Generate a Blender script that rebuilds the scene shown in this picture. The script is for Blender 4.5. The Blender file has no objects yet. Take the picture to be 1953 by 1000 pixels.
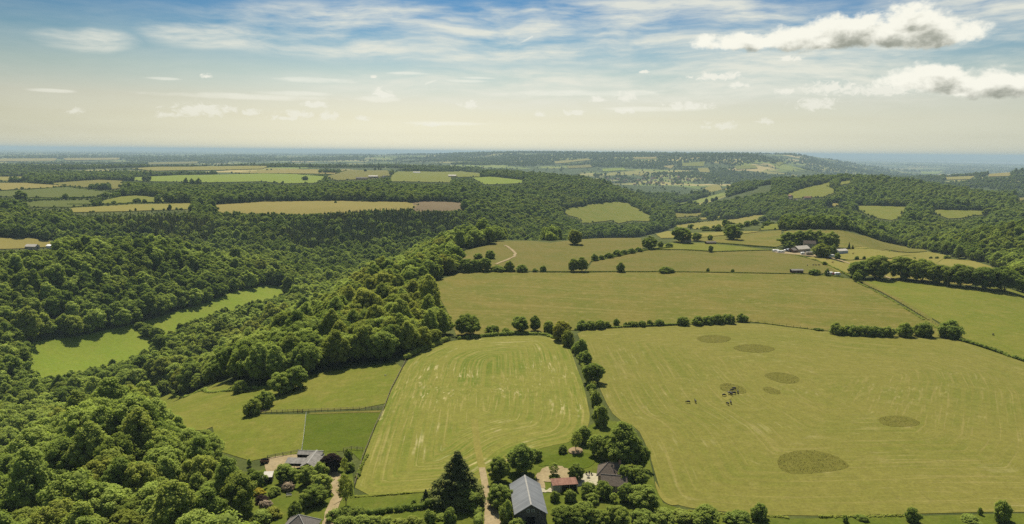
import bpy, bmesh, math, random
import numpy as np
from mathutils import Vector, Matrix
from mathutils.geometry import delaunay_2d_cdt
R = math.radians
rng = np.random.default_rng(7)
random.seed(7)
sc = bpy.context.scene
COL = sc.collection

# ------------------------------------------------------------------ camera
CAM_H = 100.0
FPX, CX, CY = 1394.0, 976.5, 500.0           # focal length and centre in photograph pixels (1953 x 1000)
PITCH, ROLL = R(8.58), R(0.5)
cam_d = bpy.data.cameras.new('camera')
cam = bpy.data.objects.new('camera', cam_d)
COL.objects.link(cam)
cam_d.sensor_width = 36.0
cam_d.lens = 36.0 * FPX / 1953.0
cam_d.clip_start = 1.0
cam_d.clip_end = 200000.0
cam.location = (0, 0, CAM_H)
cam.rotation_euler = (Matrix.Rotation(R(90) - PITCH, 4, 'X') @ Matrix.Rotation(ROLL, 4, 'Z')).to_euler()
sc.camera = cam
CR, SR, CP, SP = math.cos(ROLL), math.sin(ROLL), math.cos(PITCH), math.sin(PITCH)

# ------------------------------------------------------------------ sun, sky, exposure
SUN_AZ, SUN_EL = R(-9), R(56)               # azimuth from the view direction (+Y), positive to the right
sun_d = bpy.data.lights.new('sun', 'SUN')
sun_d.energy = 5.0
sun_d.angle = R(0.53)
sun_d.color = (1.0, 0.93, 0.80)
sun = bpy.data.objects.new('sun', sun_d)
COL.objects.link(sun)
_sd = Vector((math.sin(SUN_AZ) * math.cos(SUN_EL), math.cos(SUN_AZ) * math.cos(SUN_EL), math.sin(SUN_EL)))
sun.rotation_euler = (-_sd).to_track_quat('-Z', 'Y').to_euler()
sun.location = _sd * 400

vs = sc.view_settings
vs.view_transform = 'Standard'
vs.look = 'None'
vs.gamma = 1.0
vs.use_curve_mapping = False
vs.exposure = 0.6
sc.cycles.use_denoising = False
sc.cycles.max_bounces = 4
sc.cycles.diffuse_bounces = 3
sc.cycles.transmission_bounces = 3
sc.cycles.volume_bounces = 1
sc.cycles.transparent_max_bounces = 8
sc.cycles.use_adaptive_sampling = False


def N(nt, kind, **kw):
    n = nt.nodes.new(kind)
    for k, v in kw.items():
        if k.startswith('i_'):
            n.inputs[int(k[2:]) if k[2:].isdigit() else k[2:]].default_value = v
        else:
            setattr(n, k, v)
    return n


class G:
    """small helper around a node tree: math on sockets"""
    def __init__(s, nt):
        s.nt = nt

    def put(s, sock, v):
        if isinstance(v, bpy.types.NodeSocket):
            s.nt.links.new(v, sock)
        elif v is not None:
            try:
                sock.default_value = v
            except Exception:
                sock.default_value = (v, v, v)

    def m(s, op, a, b=None, c=None, clamp=False):
        n = s.nt.nodes.new('ShaderNodeMath')
        n.operation = op
        n.use_clamp = clamp
        for i, v in enumerate((a, b, c)):
            if v is not None:
                s.put(n.inputs[i], v)
        return n.outputs[0]

    def vm(s, op, a, b=None):
        n = s.nt.nodes.new('ShaderNodeVectorMath')
        n.operation = op
        s.put(n.inputs[0], a)
        if b is not None:
            s.put(n.inputs[1], b)
        return n.outputs[0]

    def comb(s, x, y, z):
        n = s.nt.nodes.new('ShaderNodeCombineXYZ')
        for i, v in enumerate((x, y, z)):
            s.put(n.inputs[i], v)
        return n.outputs[0]

    def sep(s, v):
        n = s.nt.nodes.new('ShaderNodeSeparateXYZ')
        s.put(n.inputs[0], v)
        return n.outputs

    def noise(s, vec, scale, detail=3, rough=0.5, dist=0.0):
        n = s.nt.nodes.new('ShaderNodeTexNoise')
        s.put(n.inputs['Vector'], vec)
        n.inputs['Scale'].default_value = scale
        n.inputs['Detail'].default_value = detail
        n.inputs['Roughness'].default_value = rough
        n.inputs['Distortion'].default_value = dist
        return n.outputs['Fac']

    def ramp(s, v, lo, hi, a=0.0, b=1.0, smooth=True):
        n = s.nt.nodes.new('ShaderNodeMapRange')
        n.interpolation_type = 'SMOOTHSTEP' if smooth else 'LINEAR'
        s.put(n.inputs[0], v)
        for i, q in zip((1, 2, 3, 4), (lo, hi, a, b)):
            s.put(n.inputs[i], q)
        return n.outputs[0]

    def mix(s, f, a, b, mode='MIX'):
        n = s.nt.nodes.new('ShaderNodeMix')
        n.data_type = 'RGBA'
        n.blend_type = mode
        n.clamp_factor = True
        s.put(n.inputs[0], f)
        for i, v in ((6, a), (7, b)):
            if isinstance(v, tuple) and len(v) == 3:
                v = (*v, 1.0)
            s.put(n.inputs[i], v)
        return n.outputs[2]

    def attr(s, name, kind='GEOMETRY'):
        n = s.nt.nodes.new('ShaderNodeAttribute')
        n.attribute_type = kind
        n.attribute_name = name
        return n.outputs['Fac']


def pix_dir(px, py):
    """world direction of a photograph pixel"""
    u, v = px - CX, py - CY
    u, v = u * CR + v * SR, v * CR - u * SR
    return np.array([u, FPX * CP - v * SP, -FPX * SP - v * CP])

# ------------------------------------------------------------------ sky
world = bpy.data.worlds.new('World')
sc.world = world
world.use_nodes = True
world.cycles.sampling_method = 'MANUAL'
world.cycles.sample_map_resolution = 256


def build_sky():
    nt = world.node_tree
    nt.nodes.clear()
    g = G(nt)
    tc = nt.nodes.new('ShaderNodeTexCoord')
    s = g.sep(tc.outputs['Generated'])
    az = g.m('ARCTAN2', s[0], s[1])
    el = g.m('ARCSINE', s[2])
    U = g.m('MULTIPLY', az, 1394.0)           # sky coordinates, about 1394 units to a radian
    V = g.m('MULTIPLY', el, 1394.0)
    UV = g.comb(U, V, 0.0)

    def uv(px, py):
        d = pix_dir(px, py)
        return math.atan2(d[0], d[1]) * 1394, math.atan2(d[2], math.hypot(d[0], d[1])) * 1394

    sky = nt.nodes.new('ShaderNodeTexSky')
    sky.sky_type = 'NISHITA'
    sky.sun_disc = False
    sky.sun_elevation = SUN_EL
    sky.sun_rotation = SUN_AZ
    sky.altitude = 200
    sky.air_density = 1.0
    sky.dust_density = 2.0
    sky.ozone_density = 1.5
    ramp = nt.nodes.new('ShaderNodeValToRGB')   # sky tint by height: dusty air low down, added fill light above
    g.put(ramp.inputs[0], g.ramp(V, -40, 760, 0, 1, smooth=False))
    e = ramp.color_ramp.elements
    first = True
    for v, c in SKY_TINT:
        p = (v + 40) / 800
        if first:
            e[0].position, e[0].color, first = p, (*c, 1), False
            continue
        if p >= 1:
            e[-1].position, e[-1].color = 1.0, (*c, 1)
        else:
            q = e.new(p)
            q.color = (*c, 1)
    base = g.mix(1.0, sky.outputs[0], ramp.outputs[0], 'MULTIPLY')
    base = g.mix(1.0, base, (SKY_K, SKY_K, SKY_K), 'MULTIPLY')
    side = g.ramp(g.m('MULTIPLY', U, -1.0), 150, 1000, 1.0, 0.78)
    base = g.mix(1.0, base, g.comb(side, side, g.m('POWER', side, 1.15)), 'MULTIPLY')
    if SKY_RAW:
        bg = nt.nodes.new('ShaderNodeBackground')
        nt.links.new(g.mix(1.0, sky.outputs[0], (SKY_K, SKY_K, SKY_K), 'MULTIPLY'), bg.inputs[0])
        ou = nt.nodes.new('ShaderNodeOutputWorld')
        nt.links.new(bg.outputs[0], ou.inputs[0])
        return

    # ---- high thin cloud: streaks, thickest in the band of the photograph, thin traces all round the sky
    wv = nt.nodes.new('ShaderNodeTexNoise')
    g.put(wv.inputs['Vector'], UV)
    wv.inputs['Scale'].default_value = 1 / 260
    wv.inputs['Detail'].default_value = 3
    warp = g.vm('MULTIPLY', g.vm('SUBTRACT', wv.outputs['Color'], (0.5, 0.5, 0.5)), (150.0, 46.0, 0.0))
    q = g.vm('ADD', UV, warp)
    n1 = g.noise(g.vm('MULTIPLY', q, (1 / 330, 1 / 46, 0)), 1.0, 6, 0.62)
    n2 = g.noise(g.vm('MULTIPLY', q, (1 / 90, 1 / 16, 0)), 1.0, 4, 0.6)

    def ell(px, py, a, b, soft=1.0):
        cu, cv = uv(px, py)
        d = g.vm('MULTIPLY', g.vm('SUBTRACT', q if soft == 2 else UV, (cu, cv, 0.0)), (1 / a, 1 / b, 0))
        n = nt.nodes.new('ShaderNodeVectorMath')
        n.operation = 'DOT_PRODUCT'
        nt.links.new(d, n.inputs[0])
        nt.links.new(d, n.inputs[1])
        return g.m('SUBTRACT', 1.0, n.outputs['Value'])

    cov = None
    for px, py, a, b in ((760, 48, 330, 36), (1020, 52, 330, 38), (1240, 34, 300, 34), (420, 66, 130, 24), (150, 66, 70, 17), (1340, 50, 260, 40),
                         (900, 95, 430, 26), (1250, 95, 380, 30), (1150, 165, 520, 40), (1620, 110, 420, 70), (1880, 40, 200, 60)):
        v = ell(px, py, a, b, 2)
        cov = v if cov is None else g.m('MAXIMUM', cov, v)
    cov = g.ramp(cov, -0.55, 0.75)
    band = g.ramp(V, 40, 330, 0.16, 0.24)
    cir = g.m('MULTIPLY', g.m('ADD', cov, band), g.ramp(g.m('ADD', g.m('MULTIPLY', n1, 0.7), g.m('MULTIPLY', n2, 0.3)), 0.32, 0.74))
    cir = g.m('MINIMUM', g.m('MULTIPLY', cir, 1.02), 0.88)
    col = g.mix(cir, base, CIRRUS)

    # thin level streaks and a vapour trail
    st = None
    for px, py, a, b in ((600, 154, 74, 5.5), (895, 155, 42, 3.5), (912, 149, 40, 2.6), (470, 185, 190, 6), (560, 179, 70, 5), (310, 150, 28, 2.6), (95, 173, 38, 3), (860, 236, 90, 4), (1250, 208, 110, 5), (720, 190, 45, 6), (1120, 178, 150, 7), (780, 140, 40, 3)):
        v = ell(px, py, a, b)
        st = v if st is None else g.m('MAXIMUM', st, v)
    st = g.ramp(g.m('ADD', st, g.m('MULTIPLY', g.m('SUBTRACT', n2, 0.5), 2.6)), -0.2, 1.1)
    col = g.mix(g.m('MULTIPLY', st, 0.42), col, CUMUL)
    (au, av), (bu, bv) = uv(1015, 70), uv(812, 160)
    L2 = (bu - au) ** 2 + (bv - av) ** 2
    du, dv = g.m('SUBTRACT', U, au), g.m('SUBTRACT', V, av)
    t = g.m('DIVIDE', g.m('ADD', g.m('MULTIPLY', du, bu - au), g.m('MULTIPLY', dv, bv - av)), L2, clamp=True)
    ex = g.m('SUBTRACT', du, g.m('ADD', g.m('MULTIPLY', t, bu - au), g.m('MULTIPLY', g.m('SINE', g.m('MULTIPLY', t, 3.1)), -3.0)))
    ey = g.m('SUBTRACT', dv, g.m('ADD', g.m('MULTIPLY', t, bv - av), g.m('MULTIPLY', g.m('SINE', g.m('MULTIPLY', t, 3.1)), -6.0)))
    dist = g.m('SQRT', g.m('ADD', g.m('MULTIPLY', ex, ex), g.m('MULTIPLY', ey, ey)))
    col = g.mix(g.m('MULTIPLY', g.ramp(dist, 0.6, 2.6, 1, 0), g.m('MULTIPLY', g.ramp(n2, 0.3, 0.6), 0.4)), col, CUMUL)

    # ---- heaped cloud: soft bodies + billows; lit from above, so the density found higher up shades the lower parts
    big = [(1700, 52, 170, 46), (1752, 44, 98, 50), (1630, 54, 130, 44), (1560, 68, 150, 36), (1455, 74, 150, 24), (1798, 60, 76, 34), (1735, 26, 60, 32), (1425, 75, 74, 14),
           (1785, 146, 92, 36), (1905, 156, 96, 38), (1850, 164, 110, 24)]
    small = [(1590, 165, 56, 19), (1556, 197, 46, 16), (1362, 144, 56, 12), (1405, 160, 26, 9), (1312, 200, 54, 11), (1196, 184, 27, 13), (1140, 188, 20, 9), (1680, 168, 90, 16),
             (730, 177, 29, 13), (898, 199, 24, 12), (1096, 213, 25, 10), (1030, 216, 15, 8), (1376, 238, 40, 11), (392, 207, 66, 17), (318, 216, 32, 10), (480, 212, 24, 10),
             (600, 198, 30, 10), (628, 219, 26, 13), (570, 216, 36, 11), (690, 224, 19, 7), (397, 144, 14, 7), (1498, 173, 28, 10), (1505, 110, 26, 8), (1225, 136, 14, 5), (1460, 230, 20, 10),
             (145, 210, 20, 7), (1190, 210, 32, 8), (820, 237, 34, 6), (714, 146, 10, 5), (545, 224, 44, 7)]

    def bodies(p, lst, under):
        best = None
        for px, py, a, b in lst:
            cu, cv = uv(px, py)
            n = nt.nodes.new('ShaderNodeVectorMath')
            n.operation = 'MULTIPLY_ADD'
            nt.links.new(p, n.inputs[0])
            n.inputs[1].default_value = (1 / a, 1 / b, 0)
            n.inputs[2].default_value = (-cu / a, -(cv - b * 0.3) / b, 0)
            d = n.outputs[0]
            d = g.vm('MAXIMUM', d, g.vm('MULTIPLY', d, (-1.0, -under, 0.0)))       # flatter underside
            n = nt.nodes.new('ShaderNodeVectorMath')
            n.operation = 'LENGTH'
            nt.links.new(d, n.inputs[0])
            best = n.outputs['Value'] if best is None else g.m('MINIMUM', best, n.outputs['Value'])
        return g.m('SUBTRACT', 1.0, best)

    def big_density(off):
        p = g.vm('ADD', UV, (off[0], off[1], 0.0)) if off != (0, 0) else UV
        nb = g.noise(g.vm('MULTIPLY', p, (1 / 60, 1 / 40, 0)), 1.0, 6, 0.55, 0.3)
        nf = g.noise(g.vm('MULTIPLY', p, (1 / 16, 1 / 12, 0)), 1.0, 3, 0.6)
        return g.m('ADD', g.m('ADD', bodies(p, big, 1.9), g.m('MULTIPLY', g.m('SUBTRACT', nb, 0.5), 1.7)), g.m('MULTIPLY', g.m('SUBTRACT', nf, 0.5), 0.55))
    D0 = big_density((0, 0))
    D1 = big_density((-6, 15))
    a_big = g.m('MULTIPLY', g.ramp(D0, 0.06, 0.48), 0.98)
    shade = g.m('MULTIPLY', g.ramp(D1, 0.34, 1.1), 0.95)
    ns = g.noise(g.vm('MULTIPLY', UV, (1 / 17, 1 / 11, 0)), 1.0, 4, 0.62, 0.8)
    S0 = g.m('ADD', bodies(UV, small, 1.7), g.m('MULTIPLY', g.m('SUBTRACT', ns, 0.5), 2.6))
    a_small = g.m('MULTIPLY', g.ramp(S0, 0.05, 0.75), g.ramp(V, 30, 150, 0.5, 0.9))
    bg, bg2, bg3 = (nt.nodes.new('ShaderNodeBackground') for _ in range(3))
    nt.links.new(col, bg.inputs[0])
    nt.links.new(g.mix(shade, CUMUL, CUMUL_DK), bg2.inputs[0])
    bg3.inputs[0].default_value = (*[c * 0.94 for c in CUMUL], 1)
    m1, m2 = nt.nodes.new('ShaderNodeMixShader'), nt.nodes.new('ShaderNodeMixShader')
    nt.links.new(a_small, m1.inputs[0])
    nt.links.new(bg.outputs[0], m1.inputs[1])
    nt.links.new(bg3.outputs[0], m1.inputs[2])
    nt.links.new(a_big, m2.inputs[0])
    nt.links.new(m1.outputs[0], m2.inputs[1])
    nt.links.new(bg2.outputs[0], m2.inputs[2])
    ou = nt.nodes.new('ShaderNodeOutputWorld')
    nt.links.new(m2.outputs[0], ou.inputs[0])


SKY_K = 0.083
SKY_RAW = globals().get('SKY_RAW', False)
CIRRUS = (0.54, 0.54, 0.47)
CUMUL = (0.64, 0.63, 0.555)
CUMUL_DK = (0.19, 0.20, 0.165)
SKY_TINT = [(-40, (1.55, 1.72, 1.75)), (7, (1.54, 1.72, 1.75)), (30, (1.16, 1.25, 1.27)), (60, (0.99, 0.98, 0.92)), (90, (0.91, 0.86, 0.78)), (140, (0.66, 0.72, 0.66)),
            (190, (0.36, 0.54, 0.60)), (240, (0.17, 0.39, 0.56)), (290, (0.13, 0.34, 0.53)), (420, (0.2, 0.40, 0.56)), (800, (0.5, 0.66, 0.78))]
build_sky()
# ------------------------------------------------------------------ terrain
def tan_dep(px, py):
    d = pix_dir(px, py)
    return -d[2] / math.hypot(d[0], d[1])


def azim(px):
    d = pix_dir(px, 420)
    return math.atan2(d[0], d[1])


# spot heights: (column of the view, {distance in m: height in m relative to the near plateau})
SPOTS = {
    -900: {60: -4, 190: -16, 300: -40, 400: -60, 600: -60, 800: -5, 1200: 0, 3000: 0, 8000: -30, 60000: -30},
    -350: {60: -3, 190: -14, 250: -24, 320: -48, 400: -65, 520: -66, 640: -40, 760: 0, 1000: 0, 1500: 0, 2400: 2, 4500: 0, 6000: -25, 10000: -30, 60000: -30},
    -100: {190: -12, 260: -17, 310: -32, 370: -55, 430: -64, 520: -65, 600: -55, 700: -20, 800: 0, 950: -6, 1200: -5, 1400: 0, 2400: 0, 4500: -2, 6000: -25, 10000: -30, 60000: -30},
    100: {60: -2, 190: -7, 250: -11, 325: -16, 375: -36, 430: -56, 500: -64, 600: -62, 660: -56, 720: -32, 790: -4, 860: -3, 970: -40, 1090: -32, 1290: -2, 1600: 0, 2400: 0, 3300: 0, 4500: -2, 6000: -25, 10000: -30, 20000: -30, 60000: -30},
    300: {190: -5, 250: -8, 335: -14, 380: -23, 425: -40, 490: -57, 560: -62, 620: -61, 690: -58, 760: -40, 840: -10, 900: -18, 1000: -56, 1110: -46, 1280: -4, 1420: 0, 2400: 0, 3300: 2, 4500: 0, 6000: -25, 10000: -30, 20000: -30, 60000: -30},
    500: {60: 0, 190: -2, 280: -5, 330: -7, 400: -12, 465: -21, 520: -38, 585: -54, 660: -58, 720: -56, 780: -53, 830: -50, 880: -42, 950: -48, 1050: -50, 1150: -34, 1290: -4, 1400: 0, 2400: 2, 3300: 3, 4500: 2, 6000: -25, 10000: -30, 60000: -30},
    700: {60: 0, 190: 0, 280: -1, 340: -3, 420: -4, 520: -6, 610: -11, 665: -27, 735: -46, 820: -53, 920: -55, 1050: -54, 1150: -38, 1280: -4, 1420: 2, 2400: 4, 3500: 5, 4500: 3, 6000: -25, 9000: -20, 14000: 10, 20000: -20, 60000: -30},
    850: {190: 0, 350: 0, 480: 0, 580: -1, 680: -3, 780: -5, 865: -9, 920: -28, 1000: -50, 1100: -54, 1240: -30, 1380: -2, 1500: 2, 2000: 0, 3000: 5, 4500: 3, 6000: -15, 9000: 10, 13000: 45, 20000: 0, 60000: -30},
    1000: {60: 0, 190: 0, 300: 0, 420: 0, 600: 0, 720: 1, 830: 0, 900: -12, 1050: -46, 1200: -52, 1350: -42, 1600: -24, 1900: -10, 2300: 0, 3000: 0, 4000: -20, 5500: -30, 7500: 20, 10000: 84, 12000: 88, 20000: 20, 60000: -30},
    1150: {190: 0, 300: 0, 600: 0, 780: 1, 870: 0, 950: -16, 1150: -48, 1350: -66, 1600: -68, 1725: -63, 1950: -34, 2250: -14, 2500: -8, 3000: -40, 4500: -82, 5500: -60, 7000: 10, 9000: 86, 11000: 86, 20000: 0, 60000: -30},
    1300: {190: 0, 450: 0, 700: 1, 900: 0, 1000: -5, 1150: -13, 1300: -38, 1500: -62, 1750: -66, 1950: -58, 2150: -72, 2600: -86, 3400: -90, 4500: -88, 5300: -52, 6300: 10, 7600: 84, 9500: 84, 20000: -60, 60000: -100},
    1440: {60: 0, 190: 0, 300: 0, 450: 0, 600: 0, 850: 2, 1000: 0, 1200: -8, 1350: -22, 1600: -60, 1850: -62, 2150: -40, 2500: -8, 2850: -1, 3400: -48, 4500: -88, 5500: -60, 7000: 78, 9000: 80, 20000: -80, 60000: -140},
    1520: {600: 0, 800: 1, 950: 1, 1080: 2, 1250: -14, 1500: -42, 1800: -44, 2100: -22, 2500: 4, 2800: 6, 3400: -45, 5000: -90, 7500: -70, 9000: 20, 10500: 84, 12500: 82, 25000: -120, 60000: -150},
    1600: {190: 0, 450: 0, 800: 1, 940: 1, 1080: 4, 1250: -12, 1450: -30, 1700: -30, 2000: -22, 2300: 0, 2700: 20, 3200: -20, 4200: -80, 7000: -110, 10500: -70, 14000: -140, 60000: -150},
    1750: {190: 0, 450: 0, 650: 0, 780: 0, 860: -4, 1000: -26, 1200: -38, 1400: -36, 1600: -26, 1750: -28, 2000: -14, 2500: 6, 2700: 4, 3200: -40, 4500: -90, 7000: -120, 12000: -145, 60000: -150},
    1900: {60: 0, 190: 0, 300: 0, 450: 0, 600: 0, 680: -1, 760: -10, 870: -20, 1000: -12, 1120: 0, 1250: -8, 1450: -36, 1700: -34, 2000: -20, 2300: -10, 2700: -30, 3500: -60, 4300: -40, 5200: 8, 6000: -50, 9000: -135, 15000: -150, 60000: -150},
    2150: {190: 0, 450: -2, 560: -4, 650: -14, 800: -18, 950: 2, 1150: 8, 1400: -30, 1900: -20, 2300: -10, 3000: -50, 4300: -30, 5000: 20, 6500: -60, 9000: -135, 60000: -150},
    2700: {60: 0, 190: 0, 450: -4, 800: 0, 1150: 8, 2000: -20, 4500: 0, 9000: -135, 60000: -150},
}
TH_MAX = R(62)
_pts, _zz = [], []
for _c, _prof in SPOTS.items():
    for _d, _z in _prof.items():
        _pts.append((azim(_c), math.log(_d)))
        _zz.append(_z)
_pts = np.array(_pts)
_zz = np.array(_zz, float)
_KT = 1.25


def _tps(a, b):
    dx = (a[:, None, 0] - b[None, :, 0]) * _KT
    dy = a[:, None, 1] - b[None, :, 1]
    r2 = dx * dx + dy * dy + 1e-12
    return r2 * np.log(r2) * 0.5


_n = len(_pts)
_A = np.zeros((_n + 3, _n + 3))
_A[:_n, :_n] = _tps(_pts, _pts) + np.eye(_n) * 2e-4
_A[:_n, _n] = 1
_A[:_n, _n + 1:] = _pts
_A[_n:, :_n] = _A[:_n, _n:].T
_w = np.linalg.solve(_A, np.concatenate([_zz, np.zeros(3)]))


def _eval(th, ld):
    out = np.empty(th.size)
    q = np.stack([th.ravel(), ld.ravel()], 1)
    for i in range(0, len(q), 6000):
        k = q[i:i + 6000]
        out[i:i + 6000] = _tps(k, _pts) @ _w[:_n] + _w[_n] + k @ _w[_n + 1:]
    return out.reshape(th.shape)


NT_, ND_ = 420, 290
TH = np.linspace(-TH_MAX, TH_MAX, NT_)
LD = np.linspace(math.log(50.0), math.log(75000.0), ND_)


def vnoise(x, y, seed=0):
    """smooth value noise, numpy"""
    xi, yi = np.floor(x).astype(np.int64), np.floor(y).astype(np.int64)
    fx, fy = x - xi, y - yi
    fx, fy = fx * fx * (3 - 2 * fx), fy * fy * (3 - 2 * fy)

    def h(a, b):
        n = (a * 374761393 + b * 668265263 + seed * 974634777) & 0x7fffffff
        n = ((n ^ (n >> 13)) * 1274126177) & 0x7fffffff
        return ((n ^ (n >> 16)) & 0xffff) / 65535.0
    return (h(xi, yi) * (1 - fx) + h(xi + 1, yi) * fx) * (1 - fy) + (h(xi, yi + 1) * (1 - fx) + h(xi + 1, yi + 1) * fx) * fy


def fbm(x, y, seed=0, oct=4):
    s, a, t = 0, 0.5, 0
    for i in range(oct):
        s = s + a * vnoise(x * 2 ** i, y * 2 ** i, seed + i * 17)
        t += a
        a *= 0.5
    return s / t


_TT, _LL = np.meshgrid(TH, LD, indexing='ij')
ZG = _eval(_TT, _LL)
_DD = np.exp(_LL)
_gx, _gy = _DD * np.sin(_TT), _DD * np.cos(_TT)
_far = np.clip((_DD - 700) / 2500, 0, 1)
ZG += (fbm(_gx / 160, _gy / 160, 3) - 0.5) * 3.0 * np.clip((_DD - 150) / 900, 0.15, 1)
ZG += (fbm(_gx / 900, _gy / 900, 9) - 0.5) * 26.0 * _far * np.clip((9000 - _DD) / 3000, 0.25, 1)
ZG += (fbm(_gx / 1500, _gy / 1500, 27) - 0.5) * 85.0 * np.clip((_DD - 3300) / 800, 0, 1) * np.clip((9500 - _DD) / 2500, 0, 1) * np.clip((_TT - R(1)) / R(4), 0, 1)
_back = np.clip((np.abs(_TT) - R(48)) / R(12), 0, 1)
ZG = ZG * (1 - _back) + 0.0 * _back
ZG = np.minimum(ZG, 92.0)


def zat(x, y):
    x, y = np.asarray(x, float), np.asarray(y, float)
    d = np.hypot(x, y)
    th = np.arctan2(x, y)
    ft = np.clip((th + TH_MAX) / (2 * TH_MAX) * (NT_ - 1), 0, NT_ - 1.0001)
    fd = np.clip((np.log(np.maximum(d, 50.0)) - LD[0]) / (LD[-1] - LD[0]) * (ND_ - 1), 0, ND_ - 1.0001)
    i, j = ft.astype(int), fd.astype(int)
    a, b = ft - i, fd - j
    return (ZG[i, j] * (1 - a) + ZG[i + 1, j] * a) * (1 - b) + (ZG[i, j + 1] * (1 - a) + ZG[i + 1, j + 1] * a) * b


def at(px, py, h=0.0, dmin=120.0):
    """the ground point seen at a photograph pixel (h: seen on something h metres high)"""
    d = pix_dir(px, py)
    d = d / math.hypot(d[0], d[1])
    t = np.exp(np.linspace(math.log(dmin), math.log(74000.0), 3000))
    gap = CAM_H + d[2] * t - zat(d[0] * t, d[1] * t) - h
    k = np.nonzero(gap <= 0)[0]
    k = k[0] if len(k) else len(t) - 1
    if k > 0 and gap[k - 1] > 0 and gap[k] <= 0:
        f = gap[k - 1] / (gap[k - 1] - gap[k])
        tt = t[k - 1] + f * (t[k] - t[k - 1])
    else:
        tt = t[k]
    return np.array([d[0] * tt, d[1] * tt])


def P3(px, py, h=0.0):
    p = at(px, py, h)
    return Vector((p[0], p[1], float(zat(p[0], p[1]))))


def poly(pts):
    """pixel outline -> outline on the ground; (px, py, h) = edge seen over things h metres high"""
    return np.array([at(*p) for p in pts])


def inside(pl, x, y):
    r = np.zeros(x.shape, bool)
    n = len(pl)
    for i in range(n):
        x1, y1 = pl[i]
        x2, y2 = pl[(i + 1) % n]
        c = (y1 > y) != (y2 > y)
        with np.errstate(divide='ignore', invalid='ignore'):
            r ^= c & (x < (x2 - x1) * (y - y1) / (y2 - y1 + 1e-12) + x1)
    return r


def edge_dist(pl, x, y, closed=True):
    best = np.full(x.shape, 1e9)
    n = len(pl)
    for i in range(n if closed else n - 1):
        a, b = pl[i], pl[(i + 1) % n]
        ab = b - a
        t = np.clip(((x - a[0]) * ab[0] + (y - a[1]) * ab[1]) / (ab @ ab + 1e-9), 0, 1)
        best = np.minimum(best, np.hypot(x - a[0] - t * ab[0], y - a[1] - t * ab[1]))
    return best


def smooth_poly(pl, it=2):
    for _ in range(it):
        q = np.roll(pl, -1, 0)
        pl = np.stack([pl * 0.75 + q * 0.25, pl * 0.25 + q * 0.75], 1).reshape(-1, 2)
    return pl


def new_mesh(name, verts, faces, mats=(), smooth=False, link=True, parent=None, attrs=None):
    me = bpy.data.meshes.new(name)
    me.from_pydata([tuple(map(float, v)) for v in verts], [], [tuple(map(int, f)) for f in faces])
    for m in mats:
        me.materials.append(m)
    if smooth:
        me.polygons.foreach_set('use_smooth', [True] * len(me.polygons))
    for k, v in (attrs or {}).items():
        a = me.attributes.new(k, 'FLOAT', 'POINT')
        a.data.foreach_set('value', np.asarray(v, np.float32))
    me.update()
    o = bpy.data.objects.new(name, me)
    if link:
        COL.objects.link(o)
    if parent is not None:
        o.parent = parent
    return o


def tag(o, label=None, cat=None, group=None, kind=None):
    if label:
        o['label'] = label
    if cat:
        o['category'] = cat
    if group:
        o['group'] = group
    if kind:
        o['kind'] = kind
    return o


def empty(name, loc, rz=0.0):
    o = bpy.data.objects.new(name, None)
    COL.objects.link(o)
    o.location = loc
    o.rotation_euler = (0, 0, rz)
    o.empty_display_size = 0.5
    return o
# ------------------------------------------------------------------ materials
def mat_new(name):
    m = bpy.data.materials.new(name)
    m.use_nodes = True
    nt = m.node_tree
    nt.nodes.clear()
    out = nt.nodes.new('ShaderNodeOutputMaterial')
    return m, nt, G(nt), out


def finish_diffuse(nt, g, out, col, rough=0.9, spec=0.15, bump=None, bump_d=0.1):
    b = nt.nodes.new('ShaderNodeBsdfPrincipled')
    g.put(b.inputs['Base Color'], (*col, 1.0) if isinstance(col, tuple) else col)
    g.put(b.inputs['Roughness'], rough)
    b.inputs['Specular IOR Level'].default_value = spec
    if bump is not None:
        n = nt.nodes.new('ShaderNodeBump')
        n.inputs['Strength'].default_value = 1.0
        n.inputs['Distance'].default_value = bump_d
        g.put(n.inputs['Height'], bump)
        nt.links.new(n.outputs[0], b.inputs['Normal'])
    nt.links.new(b.outputs[0], out.inputs[0])
    return b


FIELD_K = (0.66, 0.66, 0.54)


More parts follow.
